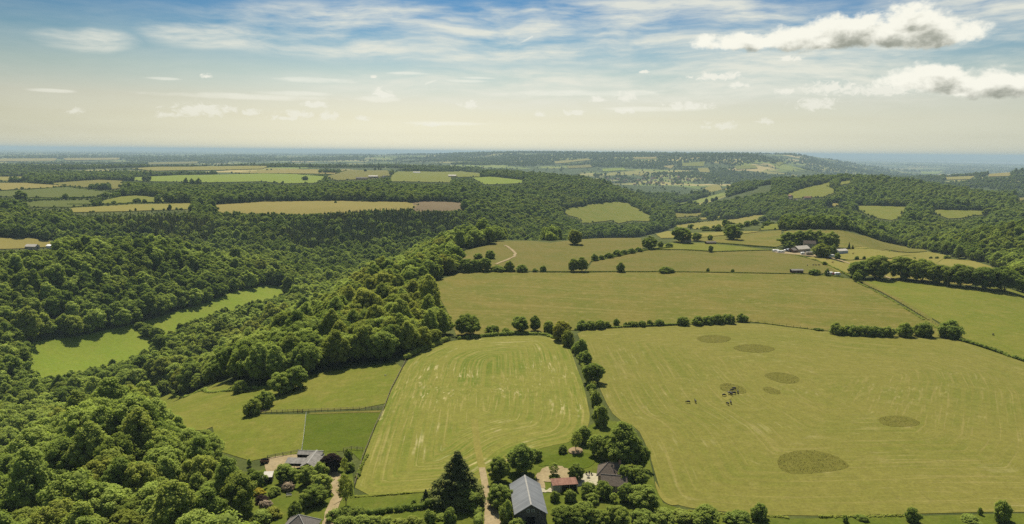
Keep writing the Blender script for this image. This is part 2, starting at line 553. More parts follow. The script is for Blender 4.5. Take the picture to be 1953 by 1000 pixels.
def mat_field(name, base, alt, dry, stripes=None, dry_amt=0.35, patch=35.0, fleck=0.0, lanes=None):
    """grass / hay / crop: broad patches, fine mottling, mowing rows that follow the field edge"""
    m, nt, g, out = mat_new(name)
    base, alt, dry = (tuple(v * k for v, k in zip(c, FIELD_K)) for c in (base, alt, dry))
    geo = nt.nodes.new('ShaderNodeNewGeometry')
    pos = geo.outputs['Position']
    s = g.sep(pos)
    p2 = g.comb(s[0], s[1], 0.0)
    wob = g.noise(p2, 1 / 18.0, 2)
    big = g.noise(p2, 1 / patch, 4, 0.6)
    mid = g.noise(p2, 1 / 6.0, 4, 0.65)
    fine = g.noise(p2, 1 / 0.9, 3, 0.7)
    c = g.mix(g.ramp(big, 0.32, 0.68), base, alt)
    c = g.mix(g.m('MULTIPLY', g.ramp(mid, 0.5, 0.75), dry_amt), c, dry)
    if stripes:
        per, amp, dry_rows = stripes
        e = g.attr('edge')
        ee = g.m('ADD', e, g.m('MULTIPLY', wob, 0.5))
        row = g.noise(g.comb(g.m('MULTIPLY', ee, 1.0), g.m('MULTIPLY', g.attr('along'), 0.02), 0.0), 1 / per, 2, 0.6)
        c = g.mix(g.m('MULTIPLY', g.ramp(row, 0.44, 0.57), amp), c, alt)
        row2 = g.noise(g.comb(g.m('ADD', ee, 300.0), g.m('MULTIPLY', g.attr('along'), 0.035), 0.0), 1 / (per * 0.5), 2, 0.65)
        c = g.mix(g.m('MULTIPLY', g.ramp(row2, 0.55, 0.66), dry_rows), c, dry)
    if fleck:
        e = g.attr('edge') if stripes else s[0]
        a = g.attr('along') if stripes else s[1]
        fl = g.noise(g.comb(g.m('MULTIPLY', e, 1.0), g.m('MULTIPLY', a, 0.12), 7.0), 1 / 1.5, 2, 0.6)
        where = g.noise(p2, 1 / 24.0, 3, 0.6)
        f = g.m('MULTIPLY', g.ramp(fl, 0.58, 0.67), g.ramp(where, 0.49, 0.62))
        c = g.mix(g.m('MULTIPLY', f, fleck), c, (0.34, 0.29, 0.14))
    if lanes:
        # lines left by machinery, running along one direction
        ang, per, amt = lanes
        q = g.m('ADD', g.m('MULTIPLY', s[0], math.cos(ang)), g.m('MULTIPLY', s[1], math.sin(ang)))
        q2 = g.m('SUBTRACT', g.m('MULTIPLY', s[1], math.cos(ang)), g.m('MULTIPLY', s[0], math.sin(ang)))
        ln = g.noise(g.comb(g.m('ADD', q, g.m('MULTIPLY', wob, 1.5)), g.m('MULTIPLY', q2, 0.03), 0), 1 / per, 3, 0.65)
        c = g.mix(g.m('MULTIPLY', g.ramp(ln, 0.5, 0.66), amt), c, dry)
    v = g.m('MULTIPLY', g.ramp(fine, 0.25, 0.75, 0.78, 1.22, smooth=False), g.ramp(g.noise(p2, 1 / 3.2, 3, 0.7), 0.3, 0.7, 0.88, 1.12, smooth=False))
    c = g.mix(1.0, c, g.comb(v, v, v), 'MULTIPLY')
    finish_diffuse(nt, g, out, c, 0.95, 0.05)
    return m


M_MOWN = mat_field('mown_grass', (0.136, 0.172, 0.023), (0.212, 0.206, 0.046), (0.32, 0.275, 0.10), (1.9, 1.0, 0.7), 0.35, 40, 0.6)
M_HAY = mat_field('cut_hay', (0.166, 0.172, 0.033), (0.207, 0.190, 0.047), (0.295, 0.245, 0.095), (2.6, 0.6, 0.42), 0.45, 45, 0.2)
M_ROUGH = mat_field('rough_pasture', (0.142, 0.148, 0.026), (0.190, 0.162, 0.040), (0.27, 0.22, 0.085), None, 0.75, 30, 0.0, (R(78), 5.0, 0.35))
M_ROUGH2 = mat_field('dry_pasture', (0.138, 0.138, 0.029), (0.176, 0.150, 0.042), (0.225, 0.178, 0.07), None, 0.7, 34, 0.0, (R(60), 7.0, 0.25))
M_GREEN = mat_field('green_pasture', (0.150, 0.172, 0.024), (0.188, 0.186, 0.036), (0.24, 0.21, 0.06), None, 0.6, 24)
M_LUSH = mat_field('lush_meadow', (0.178, 0.236, 0.028), (0.202, 0.240, 0.034), (0.235, 0.236, 0.052), None, 0.5, 30)
M_PADDOCK = mat_field('paddock_grass', (0.088, 0.122, 0.010), (0.104, 0.130, 0.014), (0.13, 0.14, 0.025), None, 0.4, 9)
M_LAWN = mat_field('lawn', (0.098, 0.130, 0.016), (0.128, 0.148, 0.022), (0.175, 0.165, 0.045), None, 0.5, 10)
M_TAN = mat_field('ripening_crop', (0.265, 0.215, 0.07), (0.24, 0.205, 0.062), (0.30, 0.245, 0.09), None, 0.3, 60)
M_STRAW = mat_field('pale_slope', (0.225, 0.208, 0.052), (0.25, 0.215, 0.06), (0.3, 0.25, 0.09), None, 0.4, 50)
M_PLOUGH = mat_field('bare_soil', (0.185, 0.135, 0.085), (0.2, 0.148, 0.095), (0.22, 0.165, 0.11), None, 0.3, 40)
M_DKGREEN = mat_field('dark_green_crop', (0.100, 0.122, 0.024), (0.115, 0.13, 0.03), (0.14, 0.14, 0.04), None, 0.35, 60)
M_GRAVEL = mat_field('gravel', (0.34, 0.26, 0.165), (0.38, 0.3, 0.2), (0.42, 0.34, 0.24), None, 0.4, 5)
M_PAVING = mat_field('paving', (0.46, 0.41, 0.33), (0.52, 0.47, 0.39), (0.40, 0.34, 0.26), None, 0.4, 3)
M_CHIP = mat_field('wood_chip', (0.30, 0.215, 0.145), (0.33, 0.24, 0.165), (0.38, 0.29, 0.2), None, 0.4, 3)
M_SCRUB = mat_field('rough_bank', (0.095, 0.115, 0.022), (0.13, 0.13, 0.03), (0.2, 0.17, 0.07), None, 0.5, 6)


def mat_terrain():
    m, nt, g, out = mat_new('land')
    geo = nt.nodes.new('ShaderNodeNewGeometry')
    s = g.sep(geo.outputs['Position'])
    p2 = g.comb(s[0], s[1], 0.0)
    n1 = g.noise(p2, 1 / 30.0, 4, 0.6)
    floor = g.mix(g.ramp(n1, 0.35, 0.65), (0.04, 0.05, 0.013), (0.07, 0.08, 0.02))
    # far country: patchwork of hedged fields
    warp = nt.nodes.new('ShaderNodeTexNoise')
    g.put(warp.inputs['Vector'], p2)
    warp.inputs['Scale'].default_value = 1 / 420.0
    wv = g.vm('MULTIPLY', g.vm('SUBTRACT', warp.outputs['Color'], (0.5, 0.5, 0.5)), (130.0, 130.0, 0.0))
    vor = nt.nodes.new('ShaderNodeTexVoronoi')
    vor.voronoi_dimensions = '2D'
    g.put(vor.inputs['Vector'], g.vm('ADD', p2, wv))
    vor.inputs['Scale'].default_value = 1 / 260.0
    cr = nt.nodes.new('ShaderNodeValToRGB')
    cr.color_ramp.interpolation = 'CONSTANT'
    e = cr.color_ramp.elements
    cols = [(0.0, (0.105, 0.13, 0.03)), (0.28, (0.14, 0.16, 0.036)), (0.5, (0.17, 0.16, 0.045)), (0.66, (0.28, 0.225, 0.09)),
            (0.76, (0.12, 0.155, 0.03)), (0.9, (0.23, 0.2, 0.065))]
    e[0].position, e[0].color = cols[0][0], (*cols[0][1], 1)
    e[1].position, e[1].color = cols[1][0], (*cols[1][1], 1)
    for p, c in cols[2:]:
        q = e.new(p)
        q.color = (*c, 1)
    nt.links.new(g.sep(vor.outputs['Color'])[0], cr.inputs[0])
    wood = g.noise(p2, 1 / 700.0, 4, 0.6)
    far = g.mix(g.ramp(wood, 0.45, 0.49), cr.outputs[0], (0.045, 0.06, 0.02))
    c = g.mix(g.attr('zone'), floor, far)
    fine = g.noise(p2, 1 / 1.5, 2, 0.7)
    v = g.ramp(fine, 0.25, 0.75, 0.8, 1.2, smooth=False)
    c = g.mix(1.0, c, g.comb(v, v, v), 'MULTIPLY')
    finish_diffuse(nt, g, out, c, 0.95, 0.05)
    return m


M_LAND = mat_terrain()

# ------------------------------------------------------------------ the land: one sheet to the horizon
_bt = np.linspace(TH_MAX, 2 * math.pi - TH_MAX, 60)[1:-1]
_allt = np.concatenate([TH, _bt])
_nt_all = len(_allt)
_rows = np.exp(LD)
_V = np.empty((_nt_all, ND_, 3))
_V[:, :, 0] = np.sin(_allt)[:, None] * _rows[None]
_V[:, :, 1] = np.cos(_allt)[:, None] * _rows[None]
_V[:, :, 2] = 0.0
_V[:NT_, :, 2] = ZG
_idx = np.arange(_nt_all * ND_).reshape(_nt_all, ND_)
_i2 = np.roll(_idx, -1, 0)
_F = np.stack([_idx[:, :-1], _idx[:, 1:], _i2[:, 1:], _i2[:, :-1]], -1).reshape(-1, 4)
_V = np.concatenate([_V.reshape(-1, 3), [[0, 0, -1.0]]])
_F = _F.tolist() + [(int(_idx[i, 0]), int(_i2[i, 0]), len(_V) - 1) for i in range(_nt_all)]
_dist = np.hypot(_V[:, 0], _V[:, 1])
land = new_mesh('ground', _V, _F, [M_LAND], True, attrs={'zone': np.clip((_dist - 2300) / 300, 0, 1)})
tag(land, 'rolling plateau and wooded valleys reaching to the horizon', kind='structure')


def lift(x, y, k=1.0):
    d = np.hypot(x, y)
    return k * (0.06 + 0.0007 * np.maximum(d - 150, 0))


def sheet(name, pl, mat, step, k=1.0, label=None, attrs=True, kind='structure', extra=0.0):
    """a patch of ground cover lying on the land, outline pl (n x 2)"""
    x0, y0 = pl.min(0)
    x1, y1 = pl.max(0)
    gx, gy = np.meshgrid(np.arange(x0, x1, step), np.arange(y0, y1, step))
    gx, gy = gx.ravel(), gy.ravel()
    ok = inside(pl, gx, gy)
    gx, gy = gx[ok], gy[ok]
    ok = edge_dist(pl, gx, gy) > step * 0.35
    gx, gy = gx[ok], gy[ok]
    # outline, cut to the same step
    ring = []
    for i in range(len(pl)):
        a, b = pl[i], pl[(i + 1) % len(pl)]
        n = max(1, int(np.hypot(*(b - a)) / step))
        for j in range(n):
            ring.append(a + (b - a) * j / n)
    ring = np.array(ring)
    pts = np.concatenate([ring, np.stack([gx, gy], 1)])
    org = pts.mean(0)
    es = [(i, (i + 1) % len(ring)) for i in range(len(ring))]
    vo, eo, fo, *_ = delaunay_2d_cdt([Vector((float(a - org[0]), float(b - org[1]))) for a, b in pts], es, [], 1, 1e-4)
    v = np.array([(q.x, q.y) for q in vo]) + org
    z = zat(v[:, 0], v[:, 1]) + lift(v[:, 0], v[:, 1], k) + extra
    at_ = None
    if attrs:
        at_ = {'edge': edge_dist(pl, v[:, 0], v[:, 1]), 'along': np.arctan2(v[:, 1] - org[1], v[:, 0] - org[0]) * 60.0}
    f = []
    for t in fo:
        a, b, c = (v[i] for i in t[:3])
        f.append(tuple(t) if (b[0] - a[0]) * (c[1] - a[1]) - (b[1] - a[1]) * (c[0] - a[0]) > 0 else tuple(reversed(t)))
    o = new_mesh(name, np.column_stack([v, z]), f, [mat], True, attrs=at_)
    tag(o, label, kind=kind)
    return o


CLEAR = []           # outlines kept free of woodland
VIEW = []            # outlines of the clearings as the photograph shows them (pixels)


def field(label, pts, mat, step=None, k=1.0, buf=3.0, smooth=1, name='field', view=None):
    pl = poly(pts)
    if smooth:
        pl = smooth_poly(pl, smooth)
    d = np.hypot(*pl.mean(0))
    step = step or max(3.0, d * 0.012)
    CLEAR.append((pl, buf))
    VIEW.append(np.array([p[:2] for p in (view or pts)], float))
    return sheet(name, pl, mat, step, k, label)


W = 13.0   # height of the wood that hides the near edge of a clearing
F1 = [(775, 689), (800, 673), (850, 653), (905, 646), (975, 642), (1040, 641), (1076, 652), (1088, 668), (1100, 702), (1112, 732), (1121, 770), (1126, 798), (1118, 826), (1092, 843), (1040, 853), (1000, 866), (975, 890), (925, 915), (915, 930), (860, 934), (800, 939), (672, 948), (690, 884), (716, 815), (746, 745)]
field('mown hay field with curving rows between the paddock fence and the hedge', F1, M_MOWN, 2.0, smooth=1)
F2 = [(1098, 631), (1180, 627), (1300, 622), (1425, 615), (1560, 632), (1690, 644), (1800, 647), (1835, 652), (1953, 692), (2080, 735), (2200, 985), (1953, 976), (1700, 982), (1500, 985), (1380, 977), (1290, 966), (1262, 945), (1250, 905), (1235, 855), (1215, 815), (1175, 800), (1152, 762), (1125, 692), (1110, 656)]
field('large pale cut hay field where the dark cattle stand', F2, M_HAY, 3.0, smooth=1)
field('broad rough pasture behind the hedge of round bushes', [(806, 545), (850, 531), (880, 521), (1000, 521), (1100, 521), (1250, 520), (1450, 523), (1560, 525), (1625, 533), (1690, 568), (1740, 597), (1790, 624), (1800, 645), (1690, 642), (1560, 630), (1425, 614), (1300, 620), (1180, 626), (1098, 630), (1040, 638), (950, 638), (870, 640), (856, 600), (842, 575), (830, 557)], M_ROUGH, 5.0, smooth=0)
field('green pasture beside the farm track', [(1640, 535), (1700, 534), (1761, 538), (1850, 549), (1953, 557), (2080, 566), (2080, 733), (1953, 690), (1840, 650), (1812, 628), (1760, 598)], M_GREEN, 5.0, smooth=0)
field('pasture round the lone field tree', [(865, 486), (900, 476), (938, 468), (952, 461), (1000, 460), (1050, 464), (1100, 458), (1180, 455), (1222, 455), (1226, 476), (1190, 481), (1150, 493), (1126, 500), (1115, 518), (1040, 518), (985, 518), (930, 518), (895, 508), (880, 498)], M_ROUGH2, 8.0, smooth=0)
field('brown pasture in front of the farm', [(1118, 518), (1130, 500), (1200, 486), (1236, 478), (1320, 479), (1364, 482), (1466, 479), (1517, 487), (1560, 500), (1598, 520), (1560, 523), (1450, 521), (1250, 518)], M_ROUGH2, 7.0, smooth=0)
field('narrow green paddock behind the dry stone wall', [(1240, 476), (1277, 464), (1340, 465), (1402, 470), (1466, 477), (1364, 480), (1320, 477)], M_GREEN, 8.0, smooth=0)
field('olive pasture by the farm wood', [(1280, 461), (1340, 461), (1374, 464), (1480, 472), (1492, 468), (1490, 440), (1453, 443), (1400, 449), (1330, 455)], M_ROUGH, 9.0, smooth=0)
field('pale strip above the farm pasture', [(1240, 449), (1290, 447), (1336, 445), (1420, 442), (1453, 442), (1400, 448), (1330, 454), (1260, 455)], M_STRAW, 9.0, smooth=0)
field('tan sloping field beyond the ridge', [(1289, 431), (1360, 422), (1438, 412), (1466, 411), (1460, 418), (1430, 424), (1379, 433), (1343, 438), (1323, 438)], M_STRAW, 10.0, smooth=0)
field('green corner below the ridge wood', [(1446, 440), (1462, 430), (1488, 421), (1487, 438)], M_GREEN, 8.0, smooth=0)
field('olive field along the ridge wood', [(1572, 441), (1600, 440), (1640, 450), (1690, 463), (1729, 472), (1768, 480), (1690, 477), (1620, 475), (1590, 472), (1520, 468), (1500, 466), (1495, 442)], M_ROUGH, 8.0, smooth=0)
field('bright paddock by the farm shed', [(1600, 480), (1617, 477), (1690, 478), (1770, 481), (1818, 490), (1800, 493), (1700, 493), (1620, 497), (1590, 492)], M_STRAW, 7.0, smooth=0)
field('bright paddock behind the row of oaks', [(1605, 499), (1700, 495), (1800, 494), (1850, 498), (1897, 512), (1940, 530), (1850, 546), (1700, 532), (1640, 525), (1620, 508)], M_STRAW, 7.0, smooth=0)
field('small paddock by the farm track', [(1538, 492), (1560, 490), (1622, 506), (1626, 522), (1600, 521), (1565, 502)], M_STRAW, 7.0, smooth=0)
field('upper horse pasture below the wood edge', [(262, 748), (340, 748), (470, 747), (520, 738), (590, 715), (700, 700), (773, 690), (745, 744), (731, 780), (560, 786), (490, 788), (440, 800), (370, 800, 6), (320, 780, 6)], M_GREEN, 3.0, smooth=1)
field('light green paddock left of the dividing tape', [(402, 800), (470, 792), (583, 791), (578, 840), (572, 868), (505, 874), (480, 880), (415, 860)], M_GREEN, 3.0, smooth=0)
field('dark green paddock right of the dividing tape', [(584, 791), (730, 783), (716, 815), (690, 882), (668, 860), (608, 864), (574, 868), (579, 840)], M_PADDOCK, 3.0, smooth=0)
_mt = [(50, 656), (100, 648), (200, 632), (270, 616), (320, 600), (350, 590), (400, 575), (430, 564), (465, 553), (500, 544), (545, 545)]
field('lush valley meadow below the hanging woods', _mt + [(545, 562), (500, 578), (480, 584), (430, 600), (400, 609), (350, 626), (325, 648), (298, 674), (200, 706), (120, 726), (58, 735)], M_LUSH, 6.0, smooth=1, buf=0,
      view=_mt + [(545, 554), (500, 563), (480, 568), (430, 582), (400, 590), (350, 605), (324, 622), (300, 628), (294, 652), (200, 684), (120, 703), (66, 711)])
# beyond the valleys
field('tan field above the left wood', [(0, 455), (60, 456), (105, 463), (108, 470), (60, 474), (-60, 474), (-60, 455)], M_TAN, smooth=0)
field('long tan field on the far plateau', [(400, 392), (500, 386), (640, 384), (785, 387), (798, 389), (790, 392, 9), (700, 394, 9), (640, 399, 9), (560, 401, 9), (480, 399, 9), (420, 398, 9)], M_TAN, smooth=0)
field('reddish bare field end on the far plateau', [(786, 387), (890, 389), (880, 396, 9), (790, 396, 9)], M_PLOUGH, smooth=0)
field('dark green crop on the far plateau', [(-60, 367), (0, 366), (130, 358), (170, 363), (225, 370), (178, 377), (120, 378), (0, 376), (-60, 376)], M_DKGREEN, smooth=0)
field('tan strip on the far plateau', [(-60, 351), (0, 350), (50, 350), (125, 355), (100, 359), (0, 364), (-60, 364)], M_TAN, smooth=0)
field('green pasture under the dark hedge line', [(40, 389), (80, 384), (175, 383), (172, 391), (140, 396), (60, 396)], M_DKGREEN, smooth=0)
field('green far pasture with round bushes', [(178, 389), (230, 376), (260, 374), (340, 380), (348, 385), (250, 388), (180, 392)], M_GREEN, smooth=0)
field('tan strip above the far wood', [(135, 398), (250, 391), (365, 388), (368, 400), (240, 404), (140, 406)], M_STRAW, smooth=0)
field('bright green far field', [(205, 343), (280, 338), (350, 335), (500, 332), (560, 333), (622, 338), (602, 350), (540, 351), (500, 347), (400, 349), (345, 348), (290, 347)], M_LUSH, smooth=0)
field('olive far pasture', [(90, 351), (190, 344), (235, 346), (232, 360), (200, 363), (130, 356)], M_ROUGH, smooth=0)
field('tan far field by the barn', [(440, 331), (500, 326), (597, 324), (660, 325), (640, 333), (560, 332)], M_TAN, smooth=0)
field('olive far field', [(660, 326), (740, 326), (745, 336), (700, 342), (640, 345), (620, 338)], M_ROUGH, smooth=0)
field('wide far pasture right of the farm', [(743, 338), (756, 329), (880, 328), (915, 331), (918, 338), (860, 339), (862, 349), (745, 347)], M_GREEN, smooth=0)
field('bright far pasture', [(900, 340), (935, 338), (1000, 345), (1000, 350), (925, 353)], M_LUSH, smooth=0)
field('steep open hillside pasture across the valley', [(1070, 402), (1090, 397), (1115, 395), (1120, 391), (1150, 389), (1178, 386), (1198, 388), (1206, 395), (1216, 398), (1228, 407), (1247, 416), (1236, 423), (1205, 422), (1180, 427), (1165, 421), (1140, 424), (1112, 427), (1102, 416), (1085, 412)], M_GREEN, smooth=0)
field('small valley field', [(1283, 407), (1343, 405), (1335, 413), (1288, 416)], M_ROUGH, smooth=0)
field('pale strip in the far valley', [(1330, 417), (1377, 412), (1385, 415), (1340, 420)], M_STRAW, smooth=0)
field('yellow clearing on the far hillside', [(1340, 361), (1370, 353), (1377, 362), (1388, 366), (1350, 364)], M_STRAW, smooth=0)
field('open valley field beyond the ridge wood', [(1622, 394), (1680, 394), (1732, 396), (1727, 404), (1718, 408), (1722, 416), (1700, 421), (1686, 419), (1666, 416), (1652, 409), (1638, 402)], M_GREEN, smooth=0)
field('olive valley field beyond the ridge wood', [(1766, 401), (1830, 402), (1900, 404), (1882, 410), (1857, 412), (1835, 417), (1809, 418), (1790, 411)], M_GREEN, smooth=0)
field('pale tan clearing beyond the knoll', [(1565, 389), (1608, 389), (1620, 395), (1580, 394)], M_TAN, smooth=0)
field('green hillside strip', [(1498, 373), (1520, 364), (1560, 354), (1588, 347), (1580, 357), (1598, 366), (1570, 377), (1510, 380)], M_GREEN, smooth=0)
field('green strip near the hill top', [(1598, 349), (1630, 344), (1620, 351), (1600, 354)], M_GREEN, smooth=0)
field('field at the right hill foot', [(1935, 378), (1990, 376), (1990, 384), (1940, 384)], M_ROUGH, smooth=0)

for q_, m_ in (([(250, 323), (400, 318), (520, 318), (500, 323), (300, 327)], M_STRAW), ([(-20, 304), (110, 303), (105, 308), (-20, 309)], M_TAN), ([(120, 303), (230, 302), (225, 306), (125, 307)], M_TAN), ([(280, 311), (380, 309), (375, 313), (285, 315)], M_ROUGH), ([(-20, 338), (55, 338), (40, 346), (-20, 346)], M_STRAW),
               ([(1148, 323), (1190, 321), (1196, 326), (1150, 328)], M_LUSH), ([(1205, 333), (1230, 332), (1224, 337)], M_STRAW), ([(1262, 318), (1287, 316), (1280, 323)], M_TAN), ([(1300, 312), (1345, 309), (1342, 318), (1300, 318)], M_GREEN),
               ([(1330, 322), (1352, 321), (1354, 330), (1335, 329)], M_STRAW), ([(1055, 309), (1120, 303), (1128, 306), (1060, 313)], M_STRAW), ([(1080, 318), (1125, 314), (1130, 320), (1085, 322)], M_ROUGH), ([(1205, 301), (1255, 300), (1250, 304), (1210, 304)], M_TAN),
               ([(1400, 318), (1440, 316), (1445, 322), (1405, 324)], M_GREEN), ([(1480, 312), (1540, 312), (1530, 318), (1485, 318)], M_GREEN), ([(1800, 339), (1860, 337), (1850, 343), (1805, 344)], M_STRAW), ([(1880, 333), (1930, 331), (1925, 337), (1885, 338)], M_TAN), ([(1755, 328), (1800, 327), (1790, 333), (1758, 333)], M_LUSH)):
    field('small field in the hazy country beyond the valley', q_, m_, smooth=0)

# whole open plateau and gardens: no woodland here
OPEN = poly([(250, 752), (340, 752), (470, 748), (520, 740), (590, 716), (700, 701), (773, 690), (812, 672), (850, 655), (858, 625), (850, 585), (830, 560), (803, 546), (850, 529), (878, 518), (862, 490), (868, 482), (900, 473), (938, 466), (950, 459), (1000, 458), (1050, 462), (1100, 456), (1222, 452), (1240, 447), (1290, 432), (1460, 409), (1470, 420), (1490, 422), (1490, 440), (1600, 439), (1700, 465), (1770, 480), (1897, 510), (1925, 545), (1953, 555), (2300, 580), (2300, 1400), (430, 1400), (470, 985), (487, 945), (495, 905), (490, 850), (470, 800), (370, 800, 6), (310, 778, 6)])
CLEAR.append((OPEN, 0.0))
# ------------------------------------------------------------------ foliage
def mat_leaf(name, dark, light, warm, transl=0.28, hue=1.0):
    """leaf colour: varies from tree to tree ('tint', 'warmth') and from spray to spray ('rnd')"""
    m, nt, g, out = mat_new(name)
    t = g.attr('tint', 'INSTANCER')
    wm = g.attr('warmth', 'INSTANCER')
    r = g.attr('rnd')
    geo = nt.nodes.new('ShaderNodeNewGeometry')
    n1 = g.noise(geo.outputs['Position'], 1 / 2.3, 2, 0.6)
    f = g.m('ADD', g.m('MULTIPLY', t, 0.68), g.m('MULTIPLY', r, 0.32))
    c = g.mix(f, dark, light)
    c = g.mix(g.m('MULTIPLY', wm, 0.8), c, warm)
    v = g.ramp(n1, 0.3, 0.7, 0.82, 1.18, smooth=False)
    c = g.mix(1.0, c, g.comb(v, v, v), 'MULTIPLY')
    d = nt.nodes.new('ShaderNodeBsdfDiffuse')
    tr = nt.nodes.new('ShaderNodeBsdfTranslucent')
    g.put(d.inputs[0], c)
    g.put(tr.inputs[0], g.mix(1.0, c, (1.25, 1.3, 0.6), 'MULTIPLY'))
    mx = nt.nodes.new('ShaderNodeMixShader')
    mx.inputs[0].default_value = transl
    nt.links.new(d.outputs[0], mx.inputs[1])
    nt.links.new(tr.outputs[0], mx.inputs[2])
    nt.links.new(mx.outputs[0], out.inputs[0])
    return m


M_LEAF = mat_leaf('broad_leaf', (0.078, 0.122, 0.018), (0.32, 0.38, 0.085), (0.34, 0.30, 0.05), 0.44)
M_NEEDLE = mat_leaf('conifer_needle', (0.070, 0.094, 0.028), (0.135, 0.165, 0.05), (0.2, 0.17, 0.035), 0.25)
M_PURPLE = mat_leaf('purple_leaf', (0.022, 0.014, 0.013), (0.05, 0.034, 0.028), (0.05, 0.03, 0.02), 0.15)
M_YELLOW = mat_leaf('golden_leaf', (0.24, 0.22, 0.02), (0.36, 0.32, 0.04), (0.4, 0.3, 0.04), 0.25)
M_PINK = mat_leaf('pale_blossom', (0.22, 0.17, 0.11), (0.34, 0.26, 0.19), (0.3, 0.24, 0.12), 0.2)


def _bark():
    m, nt, g, out = mat_new('bark')
    geo = nt.nodes.new('ShaderNodeNewGeometry')
    n = g.noise(g.vm('MULTIPLY', geo.outputs['Position'], (3.0, 3.0, 0.6)), 1.5, 4, 0.6)
    finish_diffuse(nt, g, out, g.mix(n, (0.06, 0.045, 0.03), (0.17, 0.135, 0.10)), 0.9, 0.1, n, 0.05)
    return m


M_BARK = _bark()

_bm = bmesh.new()
bmesh.ops.create_icosphere(_bm, subdivisions=1, radius=1.0)
ICO_V = np.array([v.co[:] for v in _bm.verts])
ICO_F = np.array([[v.index for v in f.verts] for f in _bm.faces])
_bm.free()
_bm = bmesh.new()
bmesh.ops.create_icosphere(_bm, subdivisions=2, radius=1.0)
ICO2_V = np.array([v.co[:] for v in _bm.verts])
ICO2_F = np.array([[v.index for v in f.verts] for f in _bm.faces])
_bm.free()


def _unit(v):
    return v / (np.linalg.norm(v, axis=-1, keepdims=True) + 1e-9)


def leaf_geometry(r, centres, radii, leaves, leaf, core=0.84, squash=0.85, jitter=0.6, core_lod=1):
    """leaf sprays over the outside of a set of clumps, plus the dense inside of each clump.
    returns verts, faces, rnd"""
    V, F, A = [], [], []
    nv = 0
    iv, jf = (ICO_V, ICO_F) if core_lod == 1 else (ICO2_V, ICO2_F)
    if core > 0:
        for c, q in zip(centres, radii):
            w = iv * (q * core) * r.uniform(0.82, 1.12, (len(iv), 1)) * [1, 1, squash] + c
            V.append(w)
            F.append(jf + nv)
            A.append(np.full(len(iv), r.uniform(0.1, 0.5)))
            nv += len(iv)
    tris = np.concatenate(F) if F else np.zeros((0, 3), int)
    n = len(centres) * leaves
    ci = np.repeat(np.arange(len(centres)), leaves)
    d = _unit(r.normal(size=(n, 3)))
    flip = (d[:, 2] < 0) & (r.random(n) < 0.55)
    d[flip, 2] *= -1
    p = centres[ci] + d * (radii[ci] * r.uniform(0.78, 1.12, n))[:, None] * [1, 1, squash]
    nn = _unit(d * 0.75 + np.array([0, 0, 0.75]) + r.normal(size=(n, 3)) * jitter * 0.55)
    u = _unit(np.cross(nn, r.normal(size=(n, 3))))
    w = np.cross(nn, u)
    s = (leaf * r.uniform(0.6, 1.3, n))[:, None]
    a = 0.5 * s * u
    b = 0.5 * s * w * r.uniform(0.55, 1.0, (n, 1))
    droop = nn * s * 0.12
    q = np.stack([p - a - b * 0.4 - droop, p - b, p + a - b * 0.2 - droop, p + b], 1).reshape(-1, 3)
    qi = np.arange(n * 4).reshape(-1, 4) + nv
    V.append(q)
    crn = r.uniform(-0.25, 0.25, len(centres))
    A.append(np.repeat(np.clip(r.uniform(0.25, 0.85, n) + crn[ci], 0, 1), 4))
    return np.concatenate(V), (tris, qi), np.concatenate(A)


def fast_mesh(name, V, tris, quads, mats, attrs=None, mat_idx=None):
    me = bpy.data.meshes.new(name)
    nt, nq = len(tris), len(quads)
    me.vertices.add(len(V))
    me.vertices.foreach_set('co', np.asarray(V, np.float32).ravel())
    loops = np.concatenate([np.asarray(tris, np.int32).ravel(), np.asarray(quads, np.int32).ravel()])
    me.loops.add(len(loops))
    me.loops.foreach_set('vertex_index', loops.astype(np.int32))
    me.polygons.add(nt + nq)
    st = np.concatenate([np.arange(nt) * 3, nt * 3 + np.arange(nq) * 4]).astype(np.int32)
    me.polygons.foreach_set('loop_start', st)
    for m in mats:
        me.materials.append(m)
    if mat_idx is not None:
        me.polygons.foreach_set('material_index', np.asarray(mat_idx, np.int32))
    for k, v in (attrs or {}).items():
        a = me.attributes.new(k, 'FLOAT', 'POINT')
        a.data.foreach_set('value', np.asarray(v, np.float32))
    me.update(calc_edges=True)
    me.validate()
    return me


def tube(path, radii, sides=7):
    """tapered tube through a list of points"""
    V, F = [], []
    for i, (p, q) in enumerate(zip(path, radii)):
        p = Vector(p)
        t = (Vector(path[min(i + 1, len(path) - 1)]) - Vector(path[max(i - 1, 0)])).normalized()
        a = t.orthogonal().normalized()
        b = t.cross(a)
        for k in range(sides):
            ang = 2 * math.pi * k / sides
            V.append(tuple(p + (a * math.cos(ang) + b * math.sin(ang)) * q))
    for i in range(len(path) - 1):
        for k in range(sides):
            k2 = (k + 1) % sides
            F.append((i * sides + k, i * sides + k2, (i + 1) * sides + k2, (i + 1) * sides + k))
    return V, F


